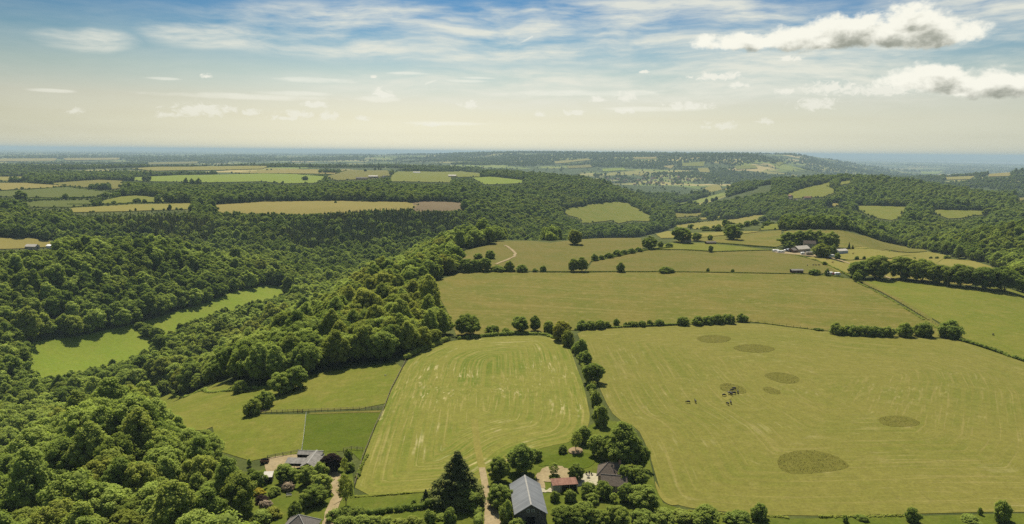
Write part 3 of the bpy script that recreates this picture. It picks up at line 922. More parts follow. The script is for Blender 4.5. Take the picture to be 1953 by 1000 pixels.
def trunk_geometry(r, h, crown_base, cr, thick, limbs=5):
    V, F = [], []

    def add(path, rad, sides=7):
        v, f = tube(path, rad, sides)
        n = len(V)
        V.extend(v)
        F.extend(tuple(i + n for i in q) for q in f)
    lean = r.uniform(-0.03, 0.03, 2) * h
    top = h * 0.78
    path = [(0, 0, -0.8), (0, 0, 0.3), (lean[0] * .4, lean[1] * .4, crown_base), (lean[0], lean[1], top)]
    add(path, [thick * 1.5, thick * 1.05, thick * 0.8, thick * 0.2])
    for k in range(limbs):
        a = 2 * math.pi * (k + r.uniform(0, .6)) / limbs
        z0 = crown_base * r.uniform(0.75, 1.1)
        z1 = z0 + (h - z0) * r.uniform(0.25, 0.6)
        q = cr * r.uniform(0.45, 0.75)
        add([(lean[0] * .3, lean[1] * .3, z0), (math.cos(a) * q * .5, math.sin(a) * q * .5, z0 + (z1 - z0) * .65), (math.cos(a) * q, math.sin(a) * q, z1)],
            [thick * 0.45, thick * 0.28, thick * 0.1], 5)
    return V, F


def broad_crown(r, h, cr, base, nclump, clump_r, leaves, leaf, lod=1, shape='round', core=0.84):
    """clumps spread over an uneven crown, densest over the top and outside"""
    cz = (h + base) / 2
    rz = (h - base) / 2
    c = []
    k = 0
    gold = math.pi * (3 - math.sqrt(5))
    ph = r.uniform(0, 6.28, 4)
    while len(c) < nclump:
        f = (k + 0.5) / nclump
        z = 1 - 1.86 * f                       # from the top down to low on the sides
        a = k * gold + r.normal() * 0.25
        rad = math.sqrt(max(0, 1 - z * z))
        if shape == 'round':
            prof = 1.0
        elif shape == 'tall':
            prof = 0.92 - 0.18 * z
        else:
            prof = 1.08 - 0.12 * abs(z)
        wob = 1 + 0.15 * math.sin(2 * a + ph[0]) + 0.10 * math.sin(3 * a + ph[1] + 2 * z) + r.normal() * 0.07
        sh = r.uniform(0.66, 0.93) * wob * prof
        c.append((math.cos(a) * rad * sh * cr, math.sin(a) * rad * sh * cr, cz + z * rz * (0.80 + 0.1 * math.sin(a + ph[2])) * r.uniform(0.86, 1.06)))
        k += 1
    c = np.array(c)
    n_in = max(3, nclump // 6)
    c = np.concatenate([c, np.column_stack([r.normal(size=(n_in, 2)) * cr * 0.22, cz + r.normal(size=n_in) * rz * 0.3])])
    rad = clump_r * r.uniform(0.7, 1.3, len(c))
    rad[-n_in:] *= 1.7
    return leaf_geometry(r, c, rad, leaves, leaf, core, core_lod=lod)


def conifer_crown(r, h, cr, base, whorls, leaves, leaf, per=7, bushy=False):
    c, q = [], []
    for i in range(whorls):
        f = i / (whorls - 1)
        z = base + (h - base) * f
        rad = cr * ((1 - f) ** 0.85 if not bushy else (1 - f ** 1.5) ** 0.9 * r.uniform(0.85, 1.08))
        n = max(1, int(per * (1 - f * 0.75)))
        for k in range(n):
            a = 2 * math.pi * (k + r.uniform(0, 1)) / n
            e = r.uniform(0.6, 0.92)
            c.append((math.cos(a) * rad * e, math.sin(a) * rad * e, z - rad * 0.15))
            q.append(max(0.28 * cr * (1 - f), cr * 0.1) * r.uniform(0.8, 1.25))
        c.append((0, 0, z))
        q.append(max(rad * 0.5, cr * 0.1))
    return leaf_geometry(r, np.array(c), np.array(q), leaves, leaf, 0.8, 0.95, 0.5)


def make_proto(kind, r, lod):
    """-> dict(crown mesh, trunk mesh, joined mesh, h, cr): lod 0 near, 1 middle, 2 far"""
    mat = M_LEAF
    if kind in ('round', 'tall', 'spread'):
        h = {'round': 15, 'tall': 18, 'spread': 13.5}[kind] * r.uniform(0.95, 1.05)
        cr = {'round': 6.2, 'tall': 5.2, 'spread': 7.0}[kind] * r.uniform(0.95, 1.05)
        base = h * {'round': 0.02, 'tall': 0.05, 'spread': 0.03}[kind]
        nc, q, nl, ls = [(66, 1.5, 95, 0.62), (44, 1.75, 34, 1.05), (20, 2.5, 12, 1.9)][lod]
        V, (t, qd), A = broad_crown(r, h, cr, base, nc, q, nl, ls, 1, kind)
        th, limbs = 0.34, 5
    elif kind == 'bush':
        h, cr, base = 5.0, 3.0, 0.0
        nc, q, nl, ls = [(34, 1.0, 60, 0.42), (22, 1.1, 26, 0.7), (10, 1.5, 10, 1.1)][lod]
        V, (t, qd), A = broad_crown(r, h, cr, -0.6, nc, q, nl, ls, 1, 'round')
        th, limbs, base = 0.1, 4, 0.6
    elif kind == 'sparse':
        h, cr, base = 9.0, 3.2, 2.0
        V, (t, qd), A = broad_crown(r, h, cr, base, 40, 0.75, 45, 0.4, 1, 'tall', 0.35)
        th, limbs = 0.14, 6
    elif kind == 'conifer':
        h, cr, base = 17 * r.uniform(0.95, 1.05), 4.3, 0.6
        wh, nl, ls, per = [(22, 30, 0.7, 9), (14, 12, 1.2, 6), (9, 8, 1.5, 5)][lod]
        V, (t, qd), A = conifer_crown(r, h, cr, base, wh, nl, ls, per)
        mat, th, limbs = M_NEEDLE, 0.25, 0
    elif kind == 'cypress':
        h, cr, base = 16.0, 6.6, 0.0
        V, (t, qd), A = conifer_crown(r, h, cr, base, 20, 46, 0.6, 13, True)
        mat, th, limbs = M_NEEDLE, 0.3, 0
    crown = fast_mesh('crown', V, t, qd, [mat], {'rnd': A})
    tv, tf = trunk_geometry(r, h, max(base, 0.5), cr, th, limbs)
    trunk = fast_mesh('trunk', tv, [], tf, [M_BARK], {'rnd': np.zeros(len(tv))})
    n = len(V)
    tf2 = np.asarray(tf) + n
    joined = fast_mesh('tree', np.concatenate([V, np.array(tv)]), t, np.concatenate([qd, tf2]), [mat, M_BARK],
                       {'rnd': np.concatenate([A, np.zeros(len(tv))])}, [0] * (len(t) + len(qd)) + [1] * len(tf2))
    return dict(crown=crown, trunk=trunk, joined=joined, h=h, cr=cr)


_r = np.random.default_rng(21)
BROAD_KINDS = ['round', 'tall', 'spread', 'round', 'spread', 'round', 'tall']
NEAR = [make_proto(k, _r, 0) for k in BROAD_KINDS]
MIDL = [make_proto(k, _r, 1) for k in BROAD_KINDS[:6]]
FARL = [make_proto(k, _r, 2) for k in BROAD_KINDS[:4]]
BUSH = [make_proto('bush', _r, 0) for _ in range(5)]
BUSHM = [make_proto('bush', _r, 1) for _ in range(4)]
SPARSE = [make_proto('sparse', _r, 0) for _ in range(2)]
CONI = [make_proto('conifer', _r, 1) for _ in range(3)]
CONI0 = [make_proto('conifer', _r, 0) for _ in range(2)]
CYPR = [make_proto('cypress', _r, 0) for _ in range(2)]


def scatter(name, label, pts, protos, flat=(0.85, 1.1)):
    """a mass of trees as one object: pts columns x, y, z, scale, tint, warmth"""
    n = len(pts)
    me = bpy.data.meshes.new(name)
    me.vertices.add(n)
    me.vertices.foreach_set('co', np.ascontiguousarray(pts[:, :3], np.float32).ravel())
    r = np.random.default_rng(len(pts))
    for k, v in (('scl', pts[:, 3]), ('tint', pts[:, 4]), ('warmth', pts[:, 5]), ('spin', r.uniform(0, 6.283, n)), ('flat', r.uniform(*flat, n))):
        a = me.attributes.new(k, 'FLOAT', 'POINT')
        a.data.foreach_set('value', np.ascontiguousarray(v, np.float32))
    a = me.attributes.new('pick', 'INT', 'POINT')
    a.data.foreach_set('value', r.integers(0, len(protos), n).astype(np.int32))
    o = bpy.data.objects.new(name, me)
    COL.objects.link(o)
    g = bpy.data.node_groups.new(name, 'GeometryNodeTree')
    g.interface.new_socket('Geometry', in_out='INPUT', socket_type='NodeSocketGeometry')
    g.interface.new_socket('Geometry', in_out='OUTPUT', socket_type='NodeSocketGeometry')
    nn, L = g.nodes, g.links.new
    gi, go, ip = nn.new('NodeGroupInput'), nn.new('NodeGroupOutput'), nn.new('GeometryNodeInstanceOnPoints')
    jn = nn.new('GeometryNodeJoinGeometry')
    for p in protos:
        po = bpy.data.objects.new('tree_form', p['joined'])
        oi = nn.new('GeometryNodeObjectInfo')
        oi.inputs['Object'].default_value = po
        oi.inputs['As Instance'].default_value = True
        L(oi.outputs['Geometry'], jn.inputs[0])

    def at_(nm, t='FLOAT'):
        q = nn.new('GeometryNodeInputNamedAttribute')
        q.data_type = t
        q.inputs['Name'].default_value = nm
        return q.outputs['Attribute']
    L(gi.outputs[0], ip.inputs['Points'])
    L(jn.outputs[0], ip.inputs['Instance'])
    ip.inputs['Pick Instance'].default_value = True
    L(at_('pick', 'INT'), ip.inputs['Instance Index'])
    cr = nn.new('ShaderNodeCombineXYZ')
    L(at_('spin'), cr.inputs[2])
    er = nn.new('FunctionNodeEulerToRotation')
    L(cr.outputs[0], er.inputs[0])
    L(er.outputs[0], ip.inputs['Rotation'])
    cs = nn.new('ShaderNodeCombineXYZ')
    L(at_('scl'), cs.inputs[0])
    L(at_('scl'), cs.inputs[1])
    mu = nn.new('ShaderNodeMath')
    mu.operation = 'MULTIPLY'
    L(at_('scl'), mu.inputs[0])
    L(at_('flat'), mu.inputs[1])
    L(mu.outputs[0], cs.inputs[2])
    L(cs.outputs[0], ip.inputs['Scale'])
    L(ip.outputs[0], go.inputs[0])
    o.modifiers.new('trees', 'NODES').node_group = g
    tag(o, label, kind='stuff')
    return o


# ------------------------------------------------------------------ where woodland grows
def jgrid(spacing, dmin, dmax, th0, th1, seed):
    """jittered points over a sector of the land"""
    r = np.random.default_rng(seed)
    xm = dmax * max(abs(math.sin(th0)), abs(math.sin(th1)))
    x, y = np.meshgrid(np.arange(-xm, xm, spacing), np.arange(0, dmax, spacing * 0.9))
    x = x + (np.arange(len(x)) % 2)[:, None] * spacing * 0.5
    x, y = x.ravel(), y.ravel()
    d, th = np.hypot(x, y), np.arctan2(x, y)
    ok = (d > dmin) & (d < dmax) & (th > th0) & (th < th1)
    x, y = x[ok], y[ok]
    return x + r.uniform(-.34, .34, len(x)) * spacing, y + r.uniform(-.34, .34, len(x)) * spacing


def wooded(x, y):
    ok = np.ones(x.shape, bool)
    for pl, buf in CLEAR:
        lo, hi = pl.min(0) - buf - 1, pl.max(0) + buf + 1
        c = (x > lo[0]) & (x < hi[0]) & (y > lo[1]) & (y < hi[1]) & ok
        if not c.any():
            continue
        i = np.nonzero(c)[0]
        bad = inside(pl, x[i], y[i])
        if buf > 0:
            bad |= edge_dist(pl, x[i], y[i]) < buf
        ok[i[bad]] = False
    return ok


def project(x, y, z):
    """photograph pixel of world points"""
    v = np.stack([x, y, z - CAM_H], -1)
    dep = v[..., 1] * CP - v[..., 2] * SP
    up = v[..., 1] * SP + v[..., 2] * CP
    u, w = v[..., 0] / dep * FPX, -up / dep * FPX
    return CX + u * CR - w * SR, CY + w * CR + u * SR


def seen(x, y, z, top):
    """is the top of something standing at x, y above the ground in between?"""
    vis = np.ones(x.shape, bool)
    for f in np.concatenate([np.linspace(0.08, 0.9, 40), np.linspace(0.9, 0.985, 12)]):
        zz = CAM_H + (z + top - CAM_H) * f
        vis &= zz > zat(x * f, y * f) - 1.5
    return vis


def wood_points(spacing, dmin, dmax, seed, smin=0.6, smax=1.15, edge_px=60, test=wooded, calm=1.0):
    x, y = jgrid(spacing, dmin, dmax, R(-39), R(40), seed)
    z = zat(x, y)
    px, py = project(x, y, z + 8)
    ok = (px > -edge_px) & (px < 1953 + edge_px) & (py < 1000 + edge_px * 2)
    x, y, z = x[ok], y[ok], z[ok]
    ok = seen(x, y, z, 22.0)
    x, y, z = x[ok], y[ok], z[ok]
    ok = test(x, y)
    x, y, z = x[ok], y[ok], z[ok]
    r = np.random.default_rng(seed + 1)
    n = len(x)
    patch = fbm(x / 90, y / 90, 5)
    tint = np.clip(0.48 + (patch - 0.5) * 1.2 + r.normal(size=n) * 0.3 * calm, 0, 1)
    warm = np.clip((fbm(x / 60, y / 60, 31) - 0.47) * 1.6 + r.normal(size=n) * 0.22 * calm, 0, 0.9 * calm)
    pale = r.random(n) < 0.10 * calm ** 2
    tint[pale] = r.uniform(0.9, 1.25, pale.sum())
    warm[pale] = 0.0
    scl = r.uniform(smin, smax, n) * (0.8 + 0.4 * fbm(x / 50, y / 50, 41))
    big = r.random(n) < 0.08
    scl[big] *= 1.22
    # trees in front of a clearing stay low enough to leave it open to view
    keep = np.ones(n, bool)
    for k in range(7):
        hid = np.zeros(n, bool)
        for up in (20.0, 16.0, 12.0, 8.0):
            tx, ty = project(x, y, z + up * scl)
            for v in VIEW:
                hid |= inside(v, tx, ty)
        scl[hid] = 0.15 if k == 6 else scl[hid] * 0.8       # at worst a bush at the foot of the wood
    tx, ty = project(x, y, z + 6)
    keep &= ~(inside(TOWN, tx, ty) & (r.random(n) < 0.72))
    return np.column_stack([x, y, z - 0.3, scl, tint, warm])[keep]


TOWN = np.array([(1125, 336), (1200, 331), (1280, 332), (1345, 339), (1345, 352), (1250, 358), (1150, 353)], float)
CONIF = [poly([(540, 440, 12), (560, 415, 12), (640, 400, 12), (760, 396, 12), (860, 400, 12), (900, 420, 12), (850, 440, 12), (760, 452, 12), (660, 462, 12), (560, 470, 12)]),
         poly([(180, 410, 12), (330, 405, 12), (420, 420, 12), (400, 450, 12), (250, 440, 12)])]


def in_conif(x, y):
    m = np.zeros(x.shape, bool)
    for p in CONIF:
        m |= inside(p, x, y)
    return m


# the 300 nearest trees of the wood are trees of their own; the rest is one mass per wood
near_w = wood_points(8.5, 165, 560, 100, 0.6, 1.16)
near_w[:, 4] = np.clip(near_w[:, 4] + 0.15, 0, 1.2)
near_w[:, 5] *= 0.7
_sl = project(near_w[:, 0], near_w[:, 1], near_w[:, 2] + 8)[1] < 715      # brighter light on the bank above the meadow, put into the leaf tint
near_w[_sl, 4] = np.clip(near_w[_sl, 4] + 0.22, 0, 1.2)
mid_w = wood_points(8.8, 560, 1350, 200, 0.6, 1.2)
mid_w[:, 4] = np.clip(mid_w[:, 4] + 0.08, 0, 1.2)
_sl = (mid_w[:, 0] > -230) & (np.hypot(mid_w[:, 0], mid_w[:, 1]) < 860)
mid_w[_sl, 4] = np.clip(mid_w[_sl, 4] + 0.18, 0, 1.2)  # sunlit relief of the ridge flank put into the leaf tint
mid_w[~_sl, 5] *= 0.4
_bk = np.hypot(mid_w[:, 0], mid_w[:, 1]) > 940                          # slope behind: shade put into a darker leaf tint; smaller crowns
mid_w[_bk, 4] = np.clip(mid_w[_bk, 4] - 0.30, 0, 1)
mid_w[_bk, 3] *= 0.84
far_w = wood_points(9.5, 1350, 3000, 300, 0.7, 1.2, calm=0.45)
_fd, _ft = np.hypot(far_w[:, 0], far_w[:, 1]), np.arctan2(far_w[:, 0], far_w[:, 1])      # the broad valley is farmed: copses only
_vl = (_ft > azim(1100)) & (_ft < azim(1470)) & (_fd > 2560 - 300 * np.clip((_ft - azim(1100)) / 0.1, 0, 1))
far_w = far_w[~_vl | (fbm(far_w[:, 0] / 170, far_w[:, 1] / 170, 91) > 0.60)]
far_w[:, 4] *= 0.35  # darker tint stands in for the shaded sides of the crowns
far_w[:, 5] *= 0.5
_d = np.hypot(near_w[:, 0], near_w[:, 1])
_px, _py = project(near_w[:, 0], near_w[:, 1], near_w[:, 2] + 10)
_in = (_px > -20) & (_px < 1960) & (_py < 1030)
_order = np.argsort(np.where(_in, _d, 1e9))
N_OWN = 290
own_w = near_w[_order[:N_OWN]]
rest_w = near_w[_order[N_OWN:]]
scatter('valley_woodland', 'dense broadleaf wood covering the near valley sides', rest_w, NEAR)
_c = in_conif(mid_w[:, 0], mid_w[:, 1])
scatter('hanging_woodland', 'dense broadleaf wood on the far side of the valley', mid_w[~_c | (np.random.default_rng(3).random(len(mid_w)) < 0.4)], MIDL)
_cp = wood_points(6.4, 900, 1500, 250, 0.5, 1.05)
_cp = _cp[in_conif(_cp[:, 0], _cp[:, 1])]
_cp[:, 3] *= 0.95
scatter('conifer_plantation', 'dark spruce plantation on the opposite valley side', _cp, CONI)
scatter('distant_woodland', 'woods on the hills beyond the valley', far_w, FARL, (0.75, 1.0))
print('WOOD', len(rest_w), len(mid_w), len(_cp), len(far_w))

# far country: copses and hedgerow trees over the patchwork of fields
def far_points():
    out = []
    r = np.random.default_rng(77)
    for d0, d1, n, s in ((2900, 5000, 26000, 1.15), (5000, 9000, 30000, 1.4), (9000, 24000, 34000, 1.9)):
        th = r.uniform(R(-38), R(39), n)
        d = np.exp(r.uniform(math.log(d0), math.log(d1), n))
        x, y = d * np.sin(th), d * np.cos(th)
        wood = fbm(x / 800, y / 800, 8, 5)
        wood += (fbm(x / 2600, y / 2600, 15, 3) - 0.5) * 0.5
        wood -= 0.05 * ((th > azim(1100)) & (th < azim(1480)) & (d < 5200))
        wood += 0.07 * np.exp(-((th - R(9)) / R(11)) ** 2) * ((d > 4600) & (d < 11000))
        # hedge lines: edges of a skewed jittered lattice
        gx = x / 210 + 0.5 * fbm(x / 500, y / 500, 60)
        gy = y / 260 + 0.5 * fbm(x / 400, y / 600, 70)
        hx = np.minimum(gx % 1, 1 - gx % 1) * 210
        hy = np.minimum(gy % 1, 1 - gy % 1) * 260
        hedge = (np.minimum(hx, hy) < 7 * s) & (r.random(n) < 0.35)
        ok = (wood > 0.56) | hedge
        x, y = x[ok], y[ok]
        k = len(x)
        w2 = wood[ok]
        z = zat(x, y)
        vis = seen(x, y, z, 20.0)
        z0 = z - 0.5
        sc_ = s * r.uniform(0.6, 1.1, k) * np.where(w2 > 0.56, 1.0, 0.7)
        tint = np.clip(r.normal(size=k) * 0.08 + 0.14, 0, 1)
        warm = np.clip(r.normal(size=k) * 0.06 + 0.04, 0, 1)
        q = np.column_stack([x, y, z0, sc_, tint, warm])[vis]
        keep = np.ones(len(q), bool)
        for pl, buf in CLEAR:
            keep &= ~inside(pl, q[:, 0], q[:, 1])
        for up in (14.0, 6.0):
            tx, ty = project(q[:, 0], q[:, 1], q[:, 2] + up * q[:, 3])
            for v in VIEW:
                keep &= ~inside(v, tx, ty)
        keep &= ~(inside(TOWN, tx, ty) & (r.random(len(q)) < 0.72))
        out.append(q[keep])
    return np.concatenate(out)


def hedgerow_points():
    """small trees along the boundaries of the far fields, and the dark copses on the left plateau"""
    r = np.random.default_rng(55)
    out = []
    for pl, buf in CLEAR:
        if not 1150 < np.hypot(*pl.mean(0)) < 6000 or len(pl) > 40:
            continue
        for a, b in zip(pl, np.roll(pl, -1, 0)):
            n = int(np.hypot(*(b - a)) / 9)
            for t in r.random(n):
                p = a + (b - a) * t + r.normal(size=2) * 2
                dens = vnoise(np.array(p[0] / 45), np.array(p[1] / 45), 4)
                if r.random() < dens * 1.1:
                    out.append((*p, float(zat(*p)) - 0.3, r.uniform(0.16, 0.36) * (1.6 if r.random() < 0.10 else 1.0), r.uniform(0.05, 0.4), 0.05))
    for (px, py, hw), n in (((172, 338, 38), 120), ((66, 348, 46), 130), ((242, 334, 20), 70), ((630, 330, 20), 60), ((190, 362, 18), 40)):
        for i in range(n):
            p = at(px + hw * r.uniform(-1, 1), py + r.uniform(-1.6, 0.6))
            out.append((*p, float(zat(*p)) - 0.3, r.uniform(0.7, 1.05), r.uniform(0.0, 0.2), 0.0))
    return np.array(out)


_fp = np.concatenate([far_points(), hedgerow_points()])
print('FAR', len(_fp))
scatter('far_treeline', 'hedgerow trees and copses across the hazy far country', _fp, FARL, (0.75, 1.0))

# ------------------------------------------------------------------ single trees
def plant(name, label, cat, x, y, proto, scale, sz=None, tint=0.5, warm=0.1, group=None, rz=None, mat=None, sink=0.15, parts=True):
    z = float(zat(x, y))
    o = empty(name, (x, y, z - sink), random.uniform(0, 6.28) if rz is None else rz)
    o.scale = (scale, scale, sz or scale)
    tag(o, label, cat, group)
    for part in ('trunk', 'crown'):
        me = proto[part]
        c = bpy.data.objects.new(part, me)
        COL.objects.link(c)
        c.parent = o
        c['tint'] = float(tint)
        c['warmth'] = float(warm)
        if mat is not None and part == 'crown':
            c.material_slots[0].link = 'OBJECT'
            c.material_slots[0].material = mat
    return o


_rr = np.random.default_rng(5)
for _q in own_w:
    _p = NEAR[int(_rr.integers(len(NEAR)))]
    _x, _y = project(np.array(_q[0]), np.array(_q[1]), np.array(_q[2] + 8))
    _lab = 'broadleaf tree in the dense wood filling the bottom left corner' if _y > 740 else 'broadleaf tree in the wood on the slope above the valley meadow'
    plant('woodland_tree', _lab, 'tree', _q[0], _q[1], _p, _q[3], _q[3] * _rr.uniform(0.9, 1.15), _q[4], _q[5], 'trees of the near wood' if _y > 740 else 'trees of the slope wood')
# ------------------------------------------------------------------ trees and bushes that stand on their own
_pr = np.random.default_rng(99)
FORMS = {'round': [NEAR[0], NEAR[3], NEAR[5]], 'spread': [NEAR[2], NEAR[4]], 'tall': [NEAR[1], NEAR[6]], 'bush': BUSH, 'bushm': BUSHM, 'sparse': SPARSE, 'conifer': CONI0, 'cypress': CYPR,
         'mid': [MIDL[0], MIDL[3], MIDL[5]], 'midtall': [MIDL[1]]}
NAMES = {'round': 'field_tree', 'spread': 'field_tree', 'tall': 'field_tree', 'bush': 'bush', 'bushm': 'bush', 'sparse': 'young_tree', 'conifer': 'conifer', 'cypress': 'conifer', 'mid': 'field_tree', 'midtall': 'field_tree'}


def T(px, py, w, h, form, label, tint=0.45, warm=0.08, mat=None, name=None, cat=None, group=None):
    """a tree or bush with its foot at a photograph pixel, w x h pixels large"""
    p = at(px, py)
    z = float(zat(*p))
    slant = math.hypot(math.hypot(*p), CAM_H - z)
    dep = math.atan2(CAM_H - z, math.hypot(*p))
    wm = w * slant / FPX
    hm = max(1.0, (h * slant / FPX - wm * 0.35 * math.sin(dep)) / math.cos(dep))
    f = FORMS[form]
    pr = f[int(_pr.integers(len(f)))]
    nm = name or NAMES[form]
    return plant(nm, label, cat or ('bush' if nm in ('bush', 'shrub') else 'tree'), p[0], p[1], pr, wm / (2 * pr['cr']) * 0.86, hm / pr['h'] * 0.95, tint * 0.85 + 0.16, warm, group, mat=mat, sink=0.25)


ORD = ['first', 'second', 'third', 'fourth', 'fifth', 'sixth', 'seventh', 'eighth', 'ninth', 'tenth', 'eleventh', 'twelfth', 'thirteenth', 'fourteenth', 'fifteenth', 'sixteenth']


def row(fmt, lst, group, **kw):
    for i, q in enumerate(lst):
        t, wmt = kw.get('tint', 0.35), kw.get('warm', 0.06)
        T(*q[:4], q[4] if len(q) > 4 else 'bush', fmt.format(ORD[i]), float(np.clip(t + _pr.normal() * 0.14, 0, 1)), float(np.clip(wmt + _pr.normal() * 0.08, 0, 1)), group=group)


# hedge between the mown field and the large hay field
row('{} bush from the far end of the hedge between the hay fields', [(1107, 676, 30, 32), (1116, 692, 27, 26), (1127, 744, 17, 15), (1137, 775, 20, 33), (1146, 813, 30, 44)], 'bushes in the hedge between the two hay fields')
T(1130, 730, 43, 46, 'round', 'round dark tree rising from the hedge between the two hay fields', 0.25, 0.05)
T(1131, 739, 16, 15, 'bush', 'small yellow-green bush at the foot of the round hedge tree', 0.9, 0.5)
T(1071, 650, 40, 44, 'round', 'brownish tree at the corner where three fields meet', 0.2, 0.75)
T(1083, 660, 28, 34, 'bush', 'olive bush beside the brownish corner tree', 0.3, 0.4)
T(1097, 672, 18, 16, 'bush', 'low bush between the corner tree and the hedge', 0.4, 0.2)
# top edge of the mown field
T(892, 640, 54, 47, 'spread', 'large spreading oak at the wood edge above the mown field', 0.22, 0.05)
T(938, 636, 28, 19, 'bush', 'rounded dark bush right of the spreading oak', 0.25)
T(992, 633, 38, 36, 'round', 'grey-green tree above the top of the mown field', 0.5, 0.0)
T(1021, 632, 26, 35, 'tall', 'dark upright tree beside the grey-green tree', 0.1)
T(1047, 634, 28, 26, 'bush', 'olive bush between the upright tree and the corner tree', 0.45, 0.2)
T(965, 637, 20, 14, 'bush', 'small bush left of the grey-green tree', 0.45)
# hedge of round bushes between the hay field and the rough pasture
row('{} bush from the left in the hedge above the large hay field', [(1110, 628, 26, 19), (1127, 628, 26, 19), (1144, 627, 26, 20), (1158, 625, 14, 14), (1175, 621, 13, 15), (1193, 622, 9, 9), (1208, 623, 22, 13), (1224, 623, 20, 14), (1239, 621, 13, 13), (1257, 621, 20, 15), (1303, 621, 24, 20), (1330, 620, 26, 20), (1349, 619, 24, 19), (1368, 618, 26, 21), (1388, 617, 26, 21), (1416, 614, 23, 17)], 'round bushes of the hedge above the large hay field')
row('{} bush from the left at the right corner of the large hay field', [(1560, 631, 17, 7), (1597, 638, 28, 22), (1622, 639, 30, 21), (1648, 640, 30, 21), (1672, 641, 28, 20), (1692, 642, 24, 20), (1725, 642, 29, 27), (1761, 642, 32, 27), (1811, 643, 42, 30)], 'bushes at the right corner of the large hay field')
T(1811, 634, 20, 18, 'bush', 'small bush peeping over the last corner bush', 0.35)
T(1634, 538, 18, 20, 'round', 'small round tree at the top of the farm track', 0.45, 0.05)
# middle distance: line of bushes between the pastures
row('{} bush from the left along the hedge below the lone-tree pasture', [(890, 519, 30, 30, 'round'), (907, 518, 26, 26), (925, 518, 28, 30, 'round'), (949, 518, 30, 14), (971, 518, 20, 23), (995, 519, 27, 17), (1020, 519, 12, 8), (1036, 519, 13, 14)], 'bushes along the hedge below the lone-tree pasture', tint=0.3)
T(912, 494, 20, 13, 'bushm', 'left one of two bushes in the pasture bend', 0.3)
T(935, 494, 24, 19, 'bushm', 'right one of two bushes in the pasture bend', 0.3)
T(1094, 519, 24, 29, 'round', 'darker one of the pair of trees in the field hedge', 0.2)
T(1110, 519, 25, 32, 'tall', 'lighter one of the pair of trees in the field hedge', 0.5, 0.1)
T(1184, 520, 17, 22, 'tall', 'slim single tree on the field hedge right of the pair', 0.4)
T(1271, 521, 30, 14, 'bush', 'wide low dark bush on the middle field hedge', 0.2)
T(1350, 519, 7, 9, 'bushm', 'tiny bush on the middle field hedge right of the wide bush', 0.2)
T(1397, 520, 7, 8, 'bushm', 'tiny bush on the middle field hedge below the farm', 0.2)
T(1097, 467, 33, 32, 'round', 'lone broad tree standing in the open pasture with its shadow', 0.3, 0.35)
row('{} bush from the left on the slanting hedge beside the lone-tree pasture', [(1134, 498, 16, 15), (1147, 496, 14, 11), (1161, 493, 17, 12), (1177, 489, 18, 14), (1190, 486, 14, 11), (1204, 484, 16, 12), (1218, 481, 15, 11)], 'bushes on the slanting hedge', tint=0.4)
T(1239, 475, 33, 27, 'mid', 'rounded dark tree at the end of the slanting hedge', 0.15, 0.1)
T(1260, 473, 13, 14, 'mid', 'small tree right of the rounded dark tree', 0.2)
T(1276, 472, 16, 10, 'bushm', 'low bush between the small tree and the pale barn', 0.3)
T(1300, 463, 44, 33, 'mid', 'broad dark tree behind the pale field barn', 0.1)
T(1328, 460, 22, 18, 'mid', 'smaller tree to the right of the pale field barn', 0.25)
T(1354, 459, 11, 12, 'bushm', 'little dark bush beside the brown field shed', 0.2)
T(1399, 458, 37, 30, 'mid', 'single round dark tree on the olive pasture', 0.12)
T(1355, 482, 11, 15, 'mid', 'small tree on the stone wall of the narrow paddock', 0.35)
T(1370, 437, 11, 10, 'bushm', 'bush at the foot of the tan sloping field', 0.3)
row('{} tree from the left in the belt below the tan sloping field', [(1345, 440, 16, 10, 'mid'), (1368, 441, 14, 12, 'mid'), (1390, 441, 20, 14, 'mid'), (1410, 438, 16, 14, 'mid'), (1424, 432, 13, 12, 'mid'), (1440, 430, 16, 12, 'mid'), (1456, 424, 22, 14, 'mid')], 'trees in the belt below the tan sloping field', tint=0.35)
# farm trees
T(1503, 473, 34, 33, 'midtall', 'tall grey-green tree at the left of the farm wood', 0.55)
T(1522, 468, 30, 30, 'midtall', 'second tall tree of the farm wood behind the barn', 0.4)
T(1541, 468, 34, 31, 'mid', 'third tree of the farm wood behind the barn', 0.3)
T(1562, 470, 30, 30, 'mid', 'fourth tree of the farm wood with dark crown', 0.2)
T(1583, 474, 34, 33, 'mid', 'bright-edged tree at the right of the farm wood', 0.5, 0.1)
T(1567, 491, 36, 28, 'mid', 'olive tree standing in front of the farm buildings', 0.45, 0.3)
T(1588, 487, 14, 20, 'mid', 'narrow tree beside the pale farm shed', 0.5)
T(1507, 476, 26, 17, 'mid', 'low dark tree left of the farm barn', 0.1)
T(1527, 470, 15, 10, 'bushm', 'rounded bush behind the farm barn roof', 0.3)
T(1597, 495, 12, 13, 'bushm', 'dark bush at the farm track', 0.2)
T(1619, 476, 7, 14, 'conifer', 'left one of two small dark conifers by the farm', 0.2)
T(1626, 476, 7, 9, 'conifer', 'right one of two small dark conifers by the farm', 0.2)
T(1553, 525, 24, 13, 'bushm', 'dark bush right of the brown field shelter', 0.1)
T(1577, 527, 10, 15, 'mid', 'upright dark tree beside the red and white trailers', 0.1)
T(1573, 506, 9, 8, 'bushm', 'little bush on the fence below the farm', 0.2)
row('{} shrub from the left on the paddock fence right of the farm', [(1634, 496, 8, 8, 'bushm'), (1648, 496, 7, 8, 'bushm'), (1692, 494, 5, 4, 'bushm'), (1727, 494, 5, 4, 'bushm'), (1744, 494, 5, 4, 'bushm'), (1775, 494, 6, 5, 'bushm'), (1787, 494, 6, 5, 'bushm'), (1806, 494, 12, 7, 'bushm')], 'shrubs on the paddock fence', tint=0.2)
